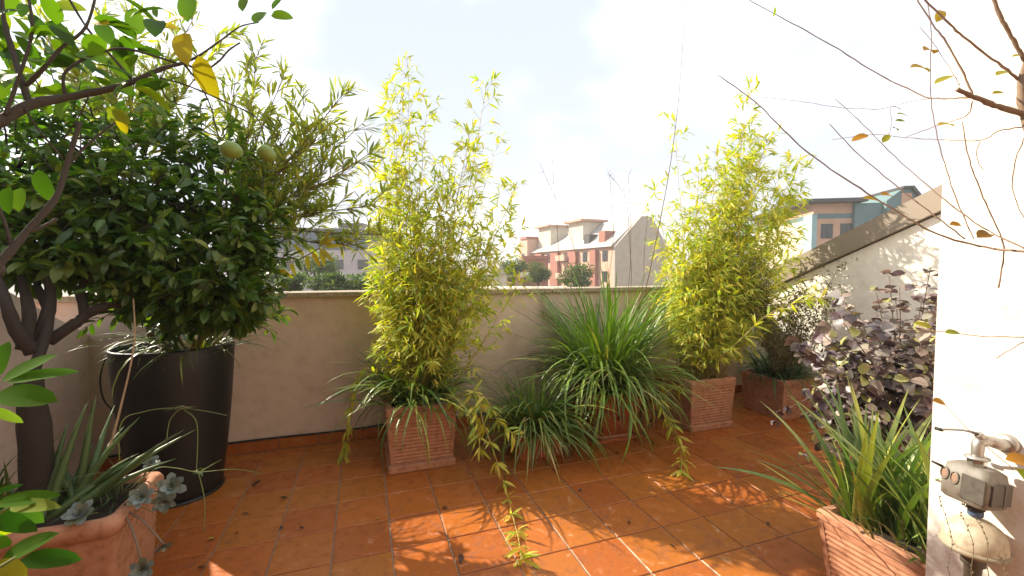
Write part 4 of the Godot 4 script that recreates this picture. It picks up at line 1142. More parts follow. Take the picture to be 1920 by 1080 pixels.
# ---------------------------------------------------------------- middle
func middle_plants() -> void:
	var bam := kinds_of(10, [0.14, 0.185], "lance", 4, [0.1, 0.8], 0.25, [Color(0.72, 0.66, 0.12), Color(0.64, 0.62, 0.10), Color(0.78, 0.67, 0.13), Color(0.52, 0.56, 0.08), Color(0.40, 0.47, 0.07)], 0.15)
	# ---- left bamboo
	var top := P1 + Vector3(0, 0.45, 0)
	var t := thing("bamboo", "tall yellow-green bamboo in the middle ribbed pot, two pointed crowns against the sky", "bamboo", top, "potted bamboos")
	var leaves := []
	var d := seen(top).z
	for q in [[765, 128, 0, 2], [742, 250, 0.1, 2], [800, 200, -0.1, 1], [912, 160, 0, 1], [935, 265, 0.15, 1], [965, 355, -0.1, 2], [880, 250, -0.1, 2], [832, 300, 0.1, 2], [725, 340, 0.1, 2], [690, 330, -0.1, 1], [760, 330, 0.0, 2], [860, 380, 0.15, 2], [905, 430, -0.15, 2], [715, 470, 0.1, 2], [950, 480, 0.0, 2], [790, 420, -0.2, 3], [840, 470, -0.2, 3], [740, 500, -0.15, 2]]:
		for again in (1 if q[3] == 1 else 3):
			var root := top + Vector3(rf(-0.16, 0.16), -0.03, rf(-0.16, 0.16))
			cane(t, leaves, root, at(q[0] + (rf(-32, 32) if again else 0.0), q[1] + (rf(30, 90) if again else 0.0), d + q[2] + (rf(-0.15, 0.15) if again else 0.0)), 0.13, rf(0.004, 0.006), 0.31, q[3], [0.05, 0.108], 10)
	trailing_shoot(t, leaves, [top + Vector3(-0.15, 0, 0.1), at(690, 690, 3.2), at(662, 740, 3.2), at(650, 800, 3.25), at(644, 845, 3.3)], 0.004, [0.09, 0.16], 10, 2, 5, 0.7, 0.6)
	trailing_shoot(t, leaves, [top + Vector3(0.15, 0, 0.12), at(890, 735, 3.05), at(905, 790, 2.95), at(925, 845, 2.9), on_y(945, 908, 0.04), on_y(958, 955, 0.03), on_y(972, 1010, 0.03), on_y(978, 1050, 0.03)], 0.004, [0.07, 0.125], 10, 3, 10, 0.2, 1.15)
	trailing_shoot(t, leaves, [top + Vector3(0.18, 0, 0.1), at(900, 740, 3.05), at(935, 790, 2.95), at(970, 820, 2.92)], 0.004, [0.07, 0.13], 10, 2, 9, 0.3, 1.1)
	trailing_shoot(t, leaves, [top + Vector3(0.18, 0, 0.1), at(885, 760, 3.02), at(895, 800, 2.95), at(900, 850, 2.9)], 0.004, [0.07, 0.13], 10, 2, 9, 0.3, 1.1)
	emit(t, leaves, bam, M.leaf_soft, 290)
	# grass at its foot
	var gk := kinds_of(8, [0.022, 0.034], "strap", 8, [0.8, 2.7], 0.3, [Color(0.11, 0.18, 0.03), Color(0.17, 0.25, 0.04), Color(0.24, 0.30, 0.05), Color(0.09, 0.15, 0.03)], 0.2)
	gk.append(leaf_mesh(0.03, "strap", 8, 1.8, 0.3, Color(0.42, 0.36, 0.12)))
	t = thing("pot_grass", "dark green grass arching over the rim below the left bamboo", "grass", top, "grass clumps in the pots")
	leaves = []
	blades(leaves, top + Vector3(0, -0.03, 0.02), 0.21, 0.2, 300, [0.4, 0.85], [0.1, 1.2], 9)
	emit(t, leaves, gk, M.leaf_grass, 190, "blade", "blades")
	# ---- small trough grass
	t = thing("pot_grass", "drooping grass clump on the floor between the left bamboo and the orange pot", "grass", P5 + Vector3(0, 0.18, 0), "grass clumps in the pots")
	leaves = []
	blades(leaves, P5 + Vector3(0, 0.17, 0), 0.19, 0.13, 270, [0.42, 0.78], [0.05, 1.25], 9)
	blades(leaves, P5 + Vector3(0, 0.17, 0), 0.15, 0.1, 40, [0.55, 0.8], [0.05, 0.7], 9)
	blades(leaves, P5 + Vector3(0, 0.18, 0.05), 0.2, 0.13, 150, [0.3, 0.5], [0.9, 1.5], 9)
	var uk: Array = gk.duplicate()
	uk.append_array(kinds_of(3, [0.016, 0.024], "strap", 7, [0.2, 0.9], 0.3, [Color(0.10, 0.18, 0.035), Color(0.15, 0.23, 0.045)], 0.2))
	blades(leaves, P5 + Vector3(0, 0.17, 0), 0.16, 0.1, 70, [0.45, 0.72], [0.05, 0.5], 3, Vector3.ZERO, 9)
	emit(t, leaves, uk, M.leaf_grass, 240, "blade", "blades")
	# ---- fountain grass in the smooth pot
	top = P2 + Vector3(0, 0.40, 0)
	t = thing("fountain_grass", "big fountain of long green grass with dry dark flower stalks, in the smooth orange pot", "grass", top)
	leaves = []
	blades(leaves, top + Vector3(0, 0, 0.0), 0.22, 0.22, 420, [0.7, 1.15], [0.05, 0.85], 9)
	blades(leaves, top + Vector3(0, 0, 0.02), 0.24, 0.24, 320, [0.45, 0.95], [0.5, 1.35], 9)
	var fk := kinds_of(8, [0.018, 0.027], "strap", 9, [0.9, 2.8], 0.3, [Color(0.13, 0.20, 0.03), Color(0.19, 0.27, 0.04), Color(0.26, 0.33, 0.055), Color(0.10, 0.16, 0.03)], 0.2)
	fk.append(leaf_mesh(0.02, "strap", 9, 1.2, 0.3, Color(0.42, 0.36, 0.12)))
	blades(leaves, top + Vector3(0, 0, 0.02), 0.22, 0.22, 240, [0.85, 1.35], [0.05, 0.5], 4, Vector3.ZERO, 9)
	fk.append_array(kinds_of(4, [0.016, 0.022], "strap", 7, [0.3, 1.3], 0.3, [Color(0.12, 0.21, 0.04), Color(0.17, 0.26, 0.05), Color(0.22, 0.30, 0.06)], 0.2))
	emit(t, leaves, fk, M.leaf_grass, 290, "blade", "blades")
	var dd := seen(top).z
	for q in [[[1095, 560], [1075, 460], [1050, 390], [1014, 312]], [[1060, 540], [1045, 430], [1036, 300]], [[1180, 560], [1180, 450], [1172, 370], [1140, 325]], [[1175, 560], [1183, 430], [1178, 330]], [[1205, 560], [1232, 440], [1255, 320], [1272, 190], [1282, 60], [1290, -10]], [[1200, 560], [1208, 470], [1215, 400]], [[1140, 540], [1150, 440], [1143, 330]]]:
		var pp := [top + Vector3(rf(-0.1, 0.1), -0.02, rf(-0.1, 0.1))]
		for s in q: pp.append(at(s[0], s[1], dd))
		pp = spline(pp, 5)
		var st := new_st()
		tube_into(st, local(pp, top), taper(pp.size(), 0.0055 if q.size() > 5 else 0.0035, 0.0014), 5)
		for i in range(int(pp.size() * 0.6), pp.size()):
			for k in 2:
				var o := (rdir() + Vector3.UP * 0.8).normalized() * rf(0.03, 0.12)
				tube_into(st, local([pp[i], pp[i] + o * 0.5 + Vector3.UP * 0.01, pp[i] + o], top), [0.001, 0.0008, 0.0005], 3)
		part(t, "stalk", done(st), M.stalk)
	# creeper on the smooth pot
	var cr := P2 + Vector3(0.1, 0.4, 0.26)
	t = thing("creeper", "small-leaved creeper hanging over the side of the smooth orange pot", "plant", cr)
	leaves = []
	for q in [[[1195, 735], [1205, 760], [1200, 790], [1210, 815], [1225, 828]], [[1150, 735], [1140, 760], [1128, 785], [1122, 810]], [[1165, 738], [1158, 765], [1163, 785]], [[1205, 740], [1222, 770], [1215, 800], [1190, 822]]]:
		var pp := []
		for s in q: pp.append(at(s[0], s[1], seen(P2).z - 0.30))
		pp = spline(pp, 5)
		part(t, "stem", tube(local(pp, cr), 0.0018, 0.0012, 4), M.stalk)
		for x in pp: tuft(leaves, x, Vector3.DOWN, 3, 0.9, 0.2, [0.015, 0.035], 4)
	emit(t, leaves, kinds_of(4, [0.5, 0.7], "oval", 3, [0.2, 0.6], 0.2, [Color(0.07, 0.11, 0.03), Color(0.14, 0.16, 0.04)]), M.leaf_soft, 40)
	# ---- right bamboo
	top = P3 + Vector3(0, 0.44, 0)
	t = thing("bamboo", "tall yellow bamboo in the right ribbed pot, leaning towards the peach building", "bamboo", top, "potted bamboos")
	leaves = []
	d = seen(top).z
	for q in [[1408, 175, 0, 2], [1395, 240, 0.1, 2], [1265, 225, 0.1, 1], [1440, 270, -0.1, 2], [1500, 300, 0.0, 2], [1480, 350, 0.1, 2], [1345, 290, -0.1, 2], [1310, 320, 0.1, 2], [1225, 355, -0.1, 1], [1455, 420, -0.1, 2], [1400, 380, -0.2, 2], [1350, 400, 0.2, 2], [1290, 420, -0.15, 3], [1480, 460, 0.1, 2], [1250, 470, 0.1, 2], [1330, 470, -0.25, 3], [1420, 490, -0.25, 3], [1225, 420, 0.0, 1], [1372, 330, 0.1, 2]]:
		for again in (1 if q[3] == 1 else 3):
			var root := top + Vector3(rf(-0.17, 0.17), -0.03, rf(-0.17, 0.17))
			cane(t, leaves, root, at(q[0] + (rf(-32, 32) if again else 0.0), q[1] + (rf(30, 90) if again else 0.0), d + q[2] + (rf(-0.15, 0.15) if again else 0.0)), 0.13, rf(0.004, 0.006), 0.37, q[3], [0.055, 0.118], 10)
	trailing_shoot(t, leaves, [top + Vector3(-0.2, 0, 0.15), at(1235, 745, 3.5), at(1255, 785, 3.4), at(1275, 830, 3.3), on_y(1278, 885, 0.03)], 0.004, [0.07, 0.135], 10, 2, 9, 0.3, 1.1)
	trailing_shoot(t, leaves, [top + Vector3(0.1, 0.1, 0.1), at(1385, 640, 3.5), at(1440, 590, 3.4), at(1500, 565, 3.4), at(1560, 555, 3.4)], 0.004, [0.08, 0.14], 10, 2, 6, 0.35, 0.8)
	emit(t, leaves, bam, M.leaf_soft, 290)
	# dry sheaths at its foot
	t = thing("dry_sheaths", "dry straw-coloured stalks and sheaths at the foot of the right bamboo", "plant", top)
	leaves = []
	blades(leaves, top + Vector3(0.05, -0.03, 0.05), 0.18, 0.17, 110, [0.15, 0.42], [0.05, 0.7], 3)
	emit(t, leaves, kinds_of(3, [0.03, 0.05], "strap", 5, [0.1, 1.0], 0.3, [Color(0.42, 0.28, 0.10), Color(0.30, 0.20, 0.07)]), M.leaf_grass, 110, "blade", "blades")

# ---------------------------------------------------------------- right
func right_plants() -> void:
	# ---- corner pot: grass and a wiry shrub
	var top := P4 + Vector3(0, 0.37, 0)
	var gk := kinds_of(6, [0.03, 0.04], "strap", 7, [0.8, 2.4], 0.3, [Color(0.035, 0.08, 0.02), Color(0.05, 0.11, 0.03), Color(0.07, 0.13, 0.03)], 0.2)
	var t := thing("pot_grass", "short dark grass tuft in the corner pot under the wiry shrub", "grass", top, "grass clumps in the pots")
	var leaves := []
	blades(leaves, top, 0.18, 0.22, 220, [0.28, 0.55], [0.1, 1.2], 6)
	emit(t, leaves, gk, M.leaf_grass, 170, "blade", "blades")
	t = thing("wiry_shrub", "fine wiry brown shrub in the corner pot, dotted with tiny leaves", "shrub", top)
	leaves = []
	for i in 36:
		var e := at(rf(1390, 1575), rf(485, 660), rf(3.7, 4.25))
		var pts := bezier(top + Vector3(rf(-0.1, 0.1), -0.02, rf(-0.1, 0.1)), top.lerp(e, 0.5) + Vector3(0, 0.1, 0) + rdir() * 0.08, e, 12)
		var st := new_st()
		tube_into(st, local(pts, top), taper(13, 0.004, 0.001), 4)
		for k in range(4, 13):
			for s in 5:
				var o := (rdir() + (e - top).normalized() * 0.5).normalized() * rf(0.05, 0.16)
				tube_into(st, local([pts[k], pts[k] + o * 0.5 + rdir() * 0.012, pts[k] + o], top), [0.0013, 0.001, 0.0007], 3)
				for z in 6: leaves.append([leaf_xf(pts[k] + o * rf(0.3, 1.1) + rdir() * 0.02, rdir(), rdir() + Vector3.UP, rf(0.010, 0.028)), rng.randi_range(0, 3)])
		part(t, "branch", done(st), M.twig)
	emit(t, leaves, kinds_of(4, [0.5, 0.7], "oval", 2, [0, 0.5], 0.2, [Color(0.14, 0.11, 0.04), Color(0.19, 0.14, 0.06), Color(0.12, 0.15, 0.04)]), M.leaf_soft, 0)
	# ---- purple shrub
	top = P6 + Vector3(0, 0.37, 0)
	t = thing("purple_shrub", "purple-leaved shrub against the sunlit side wall", "shrub", top)
	leaves = []
	for i in 150:
		var px := rf(1505, 1810)
		var low := 535.0 + maxf(0.0, (1620.0 - px)) * 0.7
		if px > 1640 and px < 1690 or px > 1735: low -= 35
		var e := at(px, rf(low, 845), rf(2.35, 3.2))
		var pts := bezier(top + Vector3(rf(-0.1, 0.1), 0, rf(-0.1, 0.1)), top.lerp(e, 0.45) + Vector3(0, 0.12, 0), e, 9)
		var st := new_st()
		tube_into(st, local(pts, top), taper(10, 0.006, 0.002), 5)
		part(t, "branch", done(st), M.twig_red)
		for k in range(3, 10):
			var dir: Vector3 = (pts[k] - pts[k - 1]).normalized()
			tuft(leaves, pts[k] + rdir() * 0.03, dir, rng.randi_range(3, 6), 0.95, 0.35, [0.045, 0.09], 9, 0.03)
	for q in [[1462, 775, 2.9], [1455, 790, 2.9], [1505, 850, 2.6], [1478, 765, 2.9]]: tuft(leaves, at(q[0], q[1], q[2]), Vector3(-0.8, -0.3, 0.4), 6, 0.9, 0.2, [0.03, 0.055], 9)
	var pts2 := spline([top, at(1560, 745, 2.85), at(1500, 755, 2.88), at(1455, 785, 2.9)], 5)
	part(t, "branch", tube(local(pts2, top), 0.005, 0.002, 5), M.twig_red)
	var pk := kinds_of(8, [0.62, 0.85], "oval", 5, [0.1, 1.0], 0.3, [Color(0.15, 0.115, 0.115), Color(0.22, 0.18, 0.175), Color(0.085, 0.06, 0.06), Color(0.29, 0.25, 0.24)], 0.2, 0.06)
	pk.append(leaf_mesh(0.7, "oval", 5, 0.5, 0.3, Color(0.34, 0.34, 0.12), 0.06))
	emit(t, leaves, pk, M.leaf_purple, 290)
	# ---- lilyturf in the right trough
	top = PR + Vector3(0, 0.30, 0)
	t = thing("strap_leaf_plant", "upright yellow-green strap leaves in the sunlit trough at the lower right", "plant", top)
	leaves = []
	for i in 11:
		blades(leaves, top + Vector3(rf(-0.08, 0.1), 0, rf(-0.3, 0.2)), 0.06, 0.06, 22, [0.32, 0.72], [0.05, 0.6], 9)
	blades(leaves, top + Vector3(-0.06, 0, -0.1), 0.13, 0.3, 36, [0.3, 0.6], [0.5, 1.1], 9)
	blades(leaves, top + Vector3(-0.03, 0, -0.05), 0.14, 0.32, 90, [0.08, 0.22], [0.2, 1.2], 3, Vector3.ZERO, 9)
	var sk := kinds_of(9, [0.035, 0.052], "strap", 8, [0.1, 1.0], 0.35, [Color(0.12, 0.20, 0.05), Color(0.18, 0.25, 0.06), Color(0.30, 0.34, 0.09), Color(0.09, 0.16, 0.05), Color(0.46, 0.42, 0.09), Color(0.36, 0.38, 0.10)], 0.18)
	sk.append_array(kinds_of(3, [0.02, 0.04], "strap", 5, [0.2, 1.0], 0.3, [Color(0.36, 0.25, 0.12), Color(0.26, 0.17, 0.08)]))
	emit(t, leaves, sk, M.leaf_grass, 290, "blade", "blades")
	# seed stalks in front of the trough
	t = thing("seed_stalks", "thin stalks with tiny dark seeds in front of the tap", "plant", PR + Vector3(-0.05, 0.3, 0.3))
	var o: Vector3 = t.position
	for q in [[[1790, 1090], [1785, 1010], [1760, 930]], [[1830, 1100], [1825, 1020], [1800, 960]], [[1860, 1095], [1850, 1010], [1820, 960], [1805, 945]], [[1895, 1100], [1880, 1060], [1870, 1040]], [[1720, 1060], [1690, 980], [1650, 930]]]:
		var pp := [o]
		for s in q: pp.append(at(s[0], s[1], 1.28 if s[0] > 1740 else 1.6))
		pp = spline(pp, 6)
		var st := new_st()
		tube_into(st, local(pp, o), taper(pp.size(), 0.0012, 0.0007), 4)
		for i in range(8, pp.size()):
			var s: Vector3 = pp[i] + rdir() * 0.003
			tube_into(st, local([s, s + rdir() * 0.004 + Vector3.UP * 0.004], o), [0.0022, 0.001], 5)
		part(t, "stalk", done(st), M.stalk)
	young_tree()

func young_tree() -> void:
	var root := Vector3(1.62, 0.36, -0.28)
	var pot := thing("round_pot", "round terracotta pot of the bare young tree, outside the right edge", "flower pot", root * Vector3(1, 0, 1))
	part(pot, "body", loft([ring_circle(0.13, 0.0), ring_circle(0.14, 0.02), ring_circle(0.19, 0.32), ring_circle(0.21, 0.325), ring_circle(0.212, 0.375), ring_circle(0.2, 0.38), ring_circle(0.185, 0.37), ring_circle(0.18, 0.32)], true, true, false), M.clay)
	part(pot, "soil", lumpy(0.125, 0.125, 0.35), M.soil)
	var t := thing("bare_young_tree", "nearly bare young tree with thin twigs and a few yellow leaves at the upper right", "tree", root)
	var pts := spline([root - Vector3(0, 0.04, 0), Vector3(1.60, 0.9, -0.32), at(2010, 470, 1.08), at(1960, 330, 1.1), at(1921, 215, 1.12), at(1916, 150, 1.13), at(1935, 60, 1.14), at(1925, -60, 1.14)], 6)
	var st := new_st()
	tube_into(st, local(pts, root), knobbly(pts, 0.019, 0.003), 9)
	part(t, "trunk", done(st), M.bark_tan)
	var tw := [
		[[[1920, 214, 1.12], [1872, 200, 1.13], [1830, 183, 1.14], [1794, 167, 1.15]], 0.0075, 0.0055],
		[[[1826, 182, 1.14], [1808, 140, 1.15], [1775, 80, 1.16], [1745, 40, 1.17], [1715, -10, 1.18]], 0.0028, 0.0015],
		[[[1920, 158, 1.13], [1880, 125, 1.14], [1820, 80, 1.16], [1780, 45, 1.17], [1730, -5, 1.18]], 0.0034, 0.0022],
		[[[1924, 115, 1.13], [1900, 75, 1.13], [1880, 40, 1.13], [1862, -5, 1.13]], 0.0048, 0.004],
		[[[1395, -5, 1.5], [1470, 35, 1.45], [1560, 85, 1.4], [1640, 135, 1.35], [1700, 165, 1.3], [1745, 184, 1.25], [1826, 182, 1.15]], 0.0012, 0.0022],
		[[[1345, 140, 1.5], [1415, 190, 1.45], [1460, 235, 1.42], [1520, 290, 1.4], [1600, 345, 1.35], [1680, 395, 1.3], [1760, 440, 1.25], [1850, 464, 1.2], [1925, 472, 1.12], [2000, 480, 1.08]], 0.0015, 0.0032],
		[[[1555, 232, 1.4], [1600, 280, 1.38], [1640, 315, 1.35], [1700, 365, 1.3], [1760, 410, 1.25], [1810, 448, 1.22]], 0.0012, 0.002],
		[[[1565, 185, 1.5], [1620, 235, 1.45], [1690, 305, 1.4], [1760, 365, 1.3], [1840, 425, 1.22], [1925, 468, 1.13]], 0.001, 0.002],
		[[[1740, 5, 1.3], [1746, 60, 1.3], [1744, 150, 1.3], [1752, 230, 1.28], [1775, 320, 1.26], [1800, 390, 1.24], [1826, 448, 1.2]], 0.0012, 0.0016],
		[[[1430, 182, 1.6], [1500, 190, 1.55], [1580, 202, 1.5], [1650, 204, 1.45], [1710, 190, 1.35], [1760, 183, 1.25]], 0.0007, 0.0012],
		[[[1560, 262, 1.5], [1640, 252, 1.45], [1700, 258, 1.4], [1770, 262, 1.3], [1838, 263, 1.2], [1875, 245, 1.15], [1925, 238, 1.12]], 0.0008, 0.0018],
		[[[1805, 228, 1.2], [1815, 290, 1.2], [1835, 350, 1.2], [1862, 410, 1.2], [1882, 465, 1.19], [1872, 540, 1.2]], 0.0014, 0.002],
		[[[1838, 263, 1.2], [1830, 290, 1.2], [1842, 318, 1.2]], 0.0012, 0.001],
		[[[1690, 205, 1.4], [1670, 200, 1.4], [1672, 230, 1.4], [1665, 255, 1.4]], 0.001, 0.0008],
		[[[1697, 258, 1.4], [1750, 238, 1.3], [1810, 218, 1.2], [1824, 190, 1.15]], 0.0012, 0.0016],
		[[[1925, 250, 1.12], [1905, 300, 1.15], [1900, 360, 1.17], [1925, 420, 1.17]], 0.0014, 0.0012],
		[[[1700, 618, 1.4], [1760, 621, 1.35], [1840, 630, 1.25], [1925, 632, 1.15]], 0.0012, 0.0018],
		[[[1868, 672, 1.25], [1900, 652, 1.2], [1930, 635, 1.15]], 0.001, 0.0014],
		[[[1760, 745, 1.3], [1830, 820, 1.25], [1900, 880, 1.2]], 0.0008, 0.0012],
		[[[1725, 50, 1.3], [1770, 110, 1.25], [1800, 160, 1.2]], 0.0008, 0.001],
	]
	for q in tw:
		var pp := []
		for s in q[0]: pp.append(at(s[0], s[1], s[2]))
		pp = spline(pp, 6)
		for i in range(1, pp.size() - 1): pp[i] += rdir() * 0.0012
		st = new_st()
		tube_into(st, local(pp, root), knobbly(pp, q[1], q[2]), 6)
		part(t, "twig", done(st), M.twig_tan if q[1] < 0.0045 else M.bark_tan)
	var leaves := []
	for q in [[1452, 12, 16, 0.2, -1, 3], [1755, 42, 30, 0.5, 0.9, 0], [1732, 95, 40, 0.95, 0.35, 1], [1706, 127, 38, 0.95, 0.1, 0], [1752, 158, 34, 0.85, 0.5, 2], [1758, 236, 30, 0.9, 0.25, 0], [1655, 268, 24, 0.6, 0.7, 2], [1680, 214, 18, 1, 0.0, 3], [1678, 227, 18, 1, 0.05, 3], [1674, 240, 16, 1, 0.1, 3], [1628, 254, 26, -1, -0.15, 1], [1868, 142, 38, 0.9, 0.4, 2], [1896, 107, 20, 1, 0.2, 2], [1618, 372, 24, 1, 0.0, 0], [1652, 366, 28, 1, 0.2, 1], [1780, 422, 24, 1, 0.15, 1], [1832, 446, 38, 0.9, 0.4, 4], [1860, 176, 22, 0.9, 0.2, 2], [1748, 752, 26, 1, -0.05, 1], [1772, 625, 26, 1, 0.2, 3], [1748, 615, 26, -0.9, 0.4, 2], [1885, 862, 50, 1, 0.05, 1], [1905, 880, 60, 0.8, -0.7, 3]]:
		var d: float = 1.3 - clampf((q[0] - 1700) / 1000.0, -0.1, 0.16)
		var a := at(q[0], q[1], d)
		leaves.append([leaf_xf(a, turn * Vector3(q[3], q[4], rf(-0.3, 0.3)), turn * Vector3(rf(-0.2, 0.2), 0.7, rf(0.4, 0.9)), q[2] / FOCAL * d * 1.15), q[5]])
	emit(t, leaves, kinds_of(5, [0.42, 0.55], "oval", 6, [0.1, 0.7], 0.3, [Color(0.50, 0.36, 0.04), Color(0.58, 0.27, 0.04), Color(0.46, 0.40, 0.06), Color(0.30, 0.33, 0.05), Color(0.30, 0.14, 0.03)], 0.12, 0.04), M.leaf_citrus, 40)

# ---------------------------------------------------------------- tap and small things
func wall_at(px: float, py: float, off: float) -> Vector3:
	return on_x(px, py, HOUSE_X - off)
func tap() -> void:
	var base := wall_at(1888, 832, 0.0)
	var t := thing("garden_tap", "old chrome garden tap with a dark lever on the sunlit wall", "tap", base)
	var body := wall_at(1835, 832, 0.085)
	part(t, "wall_flange", tube(local([base + Vector3(0.002, 0, 0), base - Vector3(0.012, 0, 0), base - Vector3(0.016, 0, 0)], base), 0.033, 0.024, 20), M.chrome_dull)
	var p := spline([base, base + Vector3(-0.035, 0.002, -0.004), body + Vector3(0.03, 0.008, 0.01), body + Vector3(0.004, 0.004, 0), body + Vector3(-0.004, -0.02, 0), body + Vector3(-0.004, -0.042, 0)], 5)
	var st := new_st()
	tube_into(st, local(p, base), taper(p.size(), 0.019, 0.0145), 14)
	part(t, "spout", done(st), M.chrome_dull)
	var hub: Vector3 = p[12] + Vector3(-0.002, 0.004, 0.0)
	part(t, "bonnet", tube(local([hub, hub + Vector3(-0.018, 0.016, -0.004), hub + Vector3(-0.022, 0.02, -0.005)], base), 0.013, 0.010, 12), M.chrome_dull)
	var l0: Vector3 = hub + Vector3(-0.02, 0.018, -0.004)
	var lev := spline([l0, wall_at(1822, 810, 0.10), wall_at(1800, 806, 0.10), wall_at(1762, 805, 0.10)], 5)
	part(t, "lever", tube(local(lev, base), 0.0045, 0.0035, 8), M.lever)
	part(t, "lever_grip", tube(local([lev[-1] + Vector3(0, 0, 0.008), lev[-1], lev[-1] - Vector3(0, 0, 0.012)], base), 0.0055, 0.006, 8), M.rubber)
	var mouth: Vector3 = p[-1]
	part(t, "collar", loft([ring_circle(0.026, 0.0, 20), ring_circle(0.03, 0.002, 20), ring_circle(0.03, 0.006, 20), ring_circle(0.02, 0.010, 20)], true), M.chrome_dull, move(mouth - base + Vector3(0, -0.006, 0)))
	part(t, "hex_nut", loft([ring_circle(0.021, 0, 6), ring_circle(0.023, 0.003, 6), ring_circle(0.023, 0.018, 6), ring_circle(0.021, 0.021, 6)], false), M.chrome, move(mouth - base + Vector3(0, -0.027, 0)))
	# watering timer
	var top: Vector3 = mouth + Vector3(0, -0.028, 0)
	t = thing("watering_timer", "grey plastic watering timer with two dials, screwed to the garden tap", "timer", top)
	t.rotation = Vector3(0, deg_to_rad(-8), deg_to_rad(-6))
	var h := 0.118
	part(t, "case", loft([ring_round(0.045, 0.052, 0.014, -h, 4), ring_round(0.052, 0.060, 0.016, -h + 0.008, 4), ring_round(0.053, 0.062, 0.016, -0.05, 4), ring_round(0.047, 0.056, 0.018, -0.010, 4), ring_round(0.034, 0.042, 0.018, 0.0, 4)], true), M.grey_plastic)
	part(t, "cover", bevel_box(Vector3(0.005, 0.078, 0.060), 0.002), M.dark_plastic, move(Vector3(-0.0535, -0.064, 0.028)))
	part(t, "cover", bevel_box(Vector3(0.082, 0.066, 0.006), 0.002), M.dark_plastic, move(Vector3(0.004, -0.068, 0.0635)))
	part(t, "seam", bevel_box(Vector3(0.003, 0.07, 0.008), 0.001), M.grey_plastic, move(Vector3(0.012, -0.068, 0.0655)))
	for zq in [-0.047, -0.020]:
		var turned := Transform3D(Basis(Vector3.FORWARD, -PI / 2).scaled(Vector3(0.72, 1.25, 0.72)), Vector3(-0.0525, -0.052 - zq * 0.15, zq))
		part(t, "dial_ring", loft([ring_circle(0.0165, -0.002, 20), ring_circle(0.0165, 0.004, 20), ring_circle(0.0135, 0.005, 20), ring_circle(0.0125, 0.0, 20)], true, false, false), M.grey_plastic, turned)
		part(t, "dial", loft([ring_circle(0.0128, -0.001, 20), ring_circle(0.0128, 0.0015, 20), ring_circle(0.009, 0.002, 20)], true), M.orange_dial, turned)
	part(t, "switch", tube([Vector3(-0.05, -0.03, -0.05), Vector3(-0.07, -0.02, -0.075)], 0.005, 0.004, 8), M.rubber)
	# connector and pressure regulator below
	var low := top + Vector3(0.005, -h - 0.004, 0)
	t = thing("hose_connector", "blue and black hose connector below the watering timer", "connector", low)
	part(t, "sleeve", loft([ring_circle(0.02, 0.0, 18), ring_circle(0.022, -0.004, 18), ring_circle(0.022, -0.02, 18), ring_circle(0.017, -0.024, 18)], true), M.rubber)
	part(t, "blue_ring", loft([ring_circle(0.0175, -0.0245, 18), ring_circle(0.019, -0.028, 18), ring_circle(0.019, -0.04, 18), ring_circle(0.014, -0.046, 18)], true), M.blue_plastic)
	var cap := low + Vector3(0, -0.05, 0)
	t = thing("water_filter", "round beige dome-shaped water filter hanging under the tap, above the bottom edge", "filter", cap)
	part(t, "dome", loft([ring_circle(0.012, 0.003, 32), ring_circle(0.016, 0.0, 32), ring_circle(0.042, -0.010, 32), ring_circle(0.062, -0.026, 32), ring_circle(0.073, -0.048, 32), ring_circle(0.077, -0.072, 32), ring_circle(0.077, -0.085, 32)], true), M.beige_plastic)
	part(t, "rim", loft([ring_circle(0.077, -0.0855, 32), ring_circle(0.082, -0.088, 32), ring_circle(0.082, -0.098, 32), ring_circle(0.07, -0.106, 32), ring_circle(0.03, -0.112, 32)], true), M.beige_dark)
	part(t, "outlet", loft([ring_circle(0.028, -0.1125, 20), ring_circle(0.03, -0.116, 20), ring_circle(0.03, -0.15, 20), ring_circle(0.022, -0.155, 20), ring_circle(0.02, -0.21, 20)], true), M.dark_plastic)
	var hp := spline([cap + Vector3(0, -0.205, 0), cap + Vector3(0.01, -0.35, 0.02), cap + Vector3(0.04, -0.45, 0.1), Vector3(HOUSE_X - 0.05, 0.012, -0.4), Vector3(HOUSE_X - 0.05, 0.012, 0.6)], 6)
	single("supply_hose", "black hose running down from the water filter", "hose", tube(local(hp, hp[0]), 0.011, 0.011, 10), M.rubber, move(hp[0]))

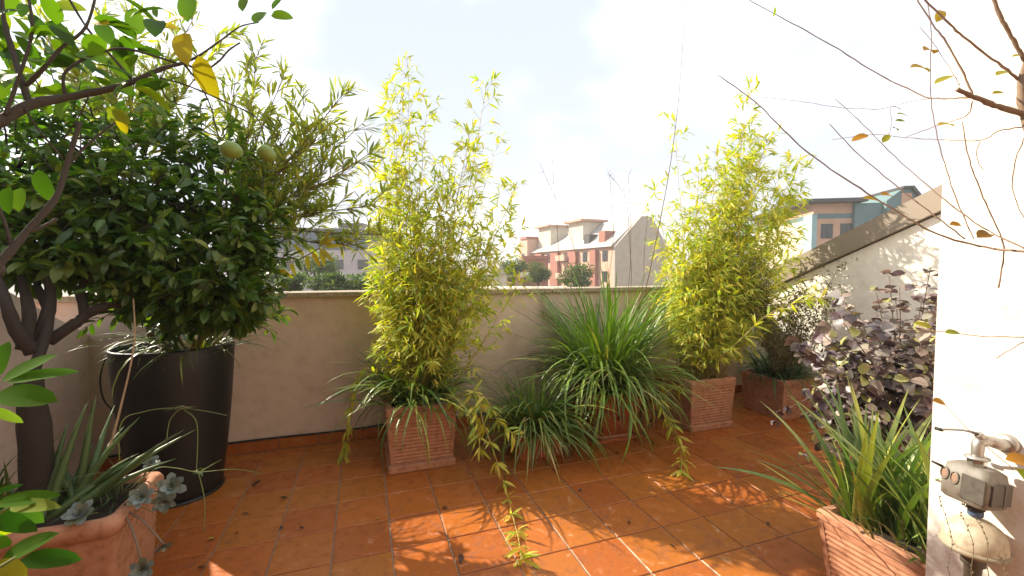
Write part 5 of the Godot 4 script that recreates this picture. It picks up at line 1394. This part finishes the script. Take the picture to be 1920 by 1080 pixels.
func small_things() -> void:
	# irrigation hose along the skirting
	var pts := []
	for i in 30:
		var x := -1.85 + i * 0.2
		pts.append(Vector3(x, 0.105 + 0.004 * sin(i * 1.3) + (0.006 if i < 12 else 0.0) * sin(i * 0.7), WALL_Z + 0.013 + 0.002 * sin(i * 2.1)))
	single("irrigation_hose", "thin black irrigation hose along the foot of the parapet", "hose", tube(spline(pts, 3), 0.008, 0.008, 8), M.rubber)
	var loop := spline([at(225, 648, 2.75), at(200, 670, 2.75), at(188, 710, 2.75), at(195, 750, 2.75), at(218, 780, 2.75), at(222, 830, 2.8)], 5)
	single("drip_tube", "thin black drip tube looping beside the black planter", "hose", tube(local(loop, loop[0]), 0.005, 0.005, 6), M.rubber, move(loop[0]))
	# fallen leaves
	var kinds := kinds_of(5, [0.5, 0.7], "oval", 4, [-1.2, -0.4], 0.5, [Color(0.06, 0.03, 0.015), Color(0.10, 0.05, 0.02), Color(0.045, 0.025, 0.015)], 0.2, 0.1)
	kinds.append(leaf_mesh(0.6, "oval", 4, -0.5, 0.4, Color(0.42, 0.33, 0.05), 0.1))
	var where := {"near the foot of the black planter": [472, 910, 0.07, 0], "on the second tile right of the black planter": [540, 932, 0.06, 1], "on a left floor tile in the shade": [467, 962, 0.045, 1], "left of two specks on the shaded tiles": [530, 992, 0.03, 2], "right of two specks on the shaded tiles": [570, 990, 0.03, 2], "on the tiles below the middle pot": [705, 972, 0.035, 5], "right below the saucer of the middle pot": [839, 954, 0.04, 0], "near the bottom edge left of the trailing bamboo": [865, 1056, 0.05, 0], "bright yellow by the hanging succulents": [402, 1007, 0.045, 5], "largest dark curl in front of the orange pot": [1157, 847, 0.08, 2], "small curl left of the dark curl before the orange pot": [1110, 857, 0.045, 1], "on the tile below the drooping grass": [1087, 922, 0.035, 0], "on the sun-flecked tiles in the middle": [1180, 977, 0.035, 2], "low on the sun-flecked tiles right of the middle": [1267, 1027, 0.035, 2], "brown at the bottom left beside the trough": [385, 1060, 0.05, 1], "on the shaded tiles behind the trailing plant": [440, 1000, 0.03, 1], "beside the saucer of the right bamboo": [1400, 800, 0.04, 2], "in front of the corner pot": [1420, 822, 0.03, 1], "on the tile left of the strap-leaf trough": [1440, 985, 0.03, 0]}
	for k in where:
		var q: Array = where[k]
		var p := on_y(q[0], q[1], 0.004)
		single("fallen_leaf", "dry fallen leaf " + k, "leaf", kinds[q[3]], M.leaf_waxy, leaf_xf(p, Vector3(rf(-1, 1), 0.1, rf(-1, 1)), Vector3.UP, q[2]), "dry leaves fallen on the floor tiles")
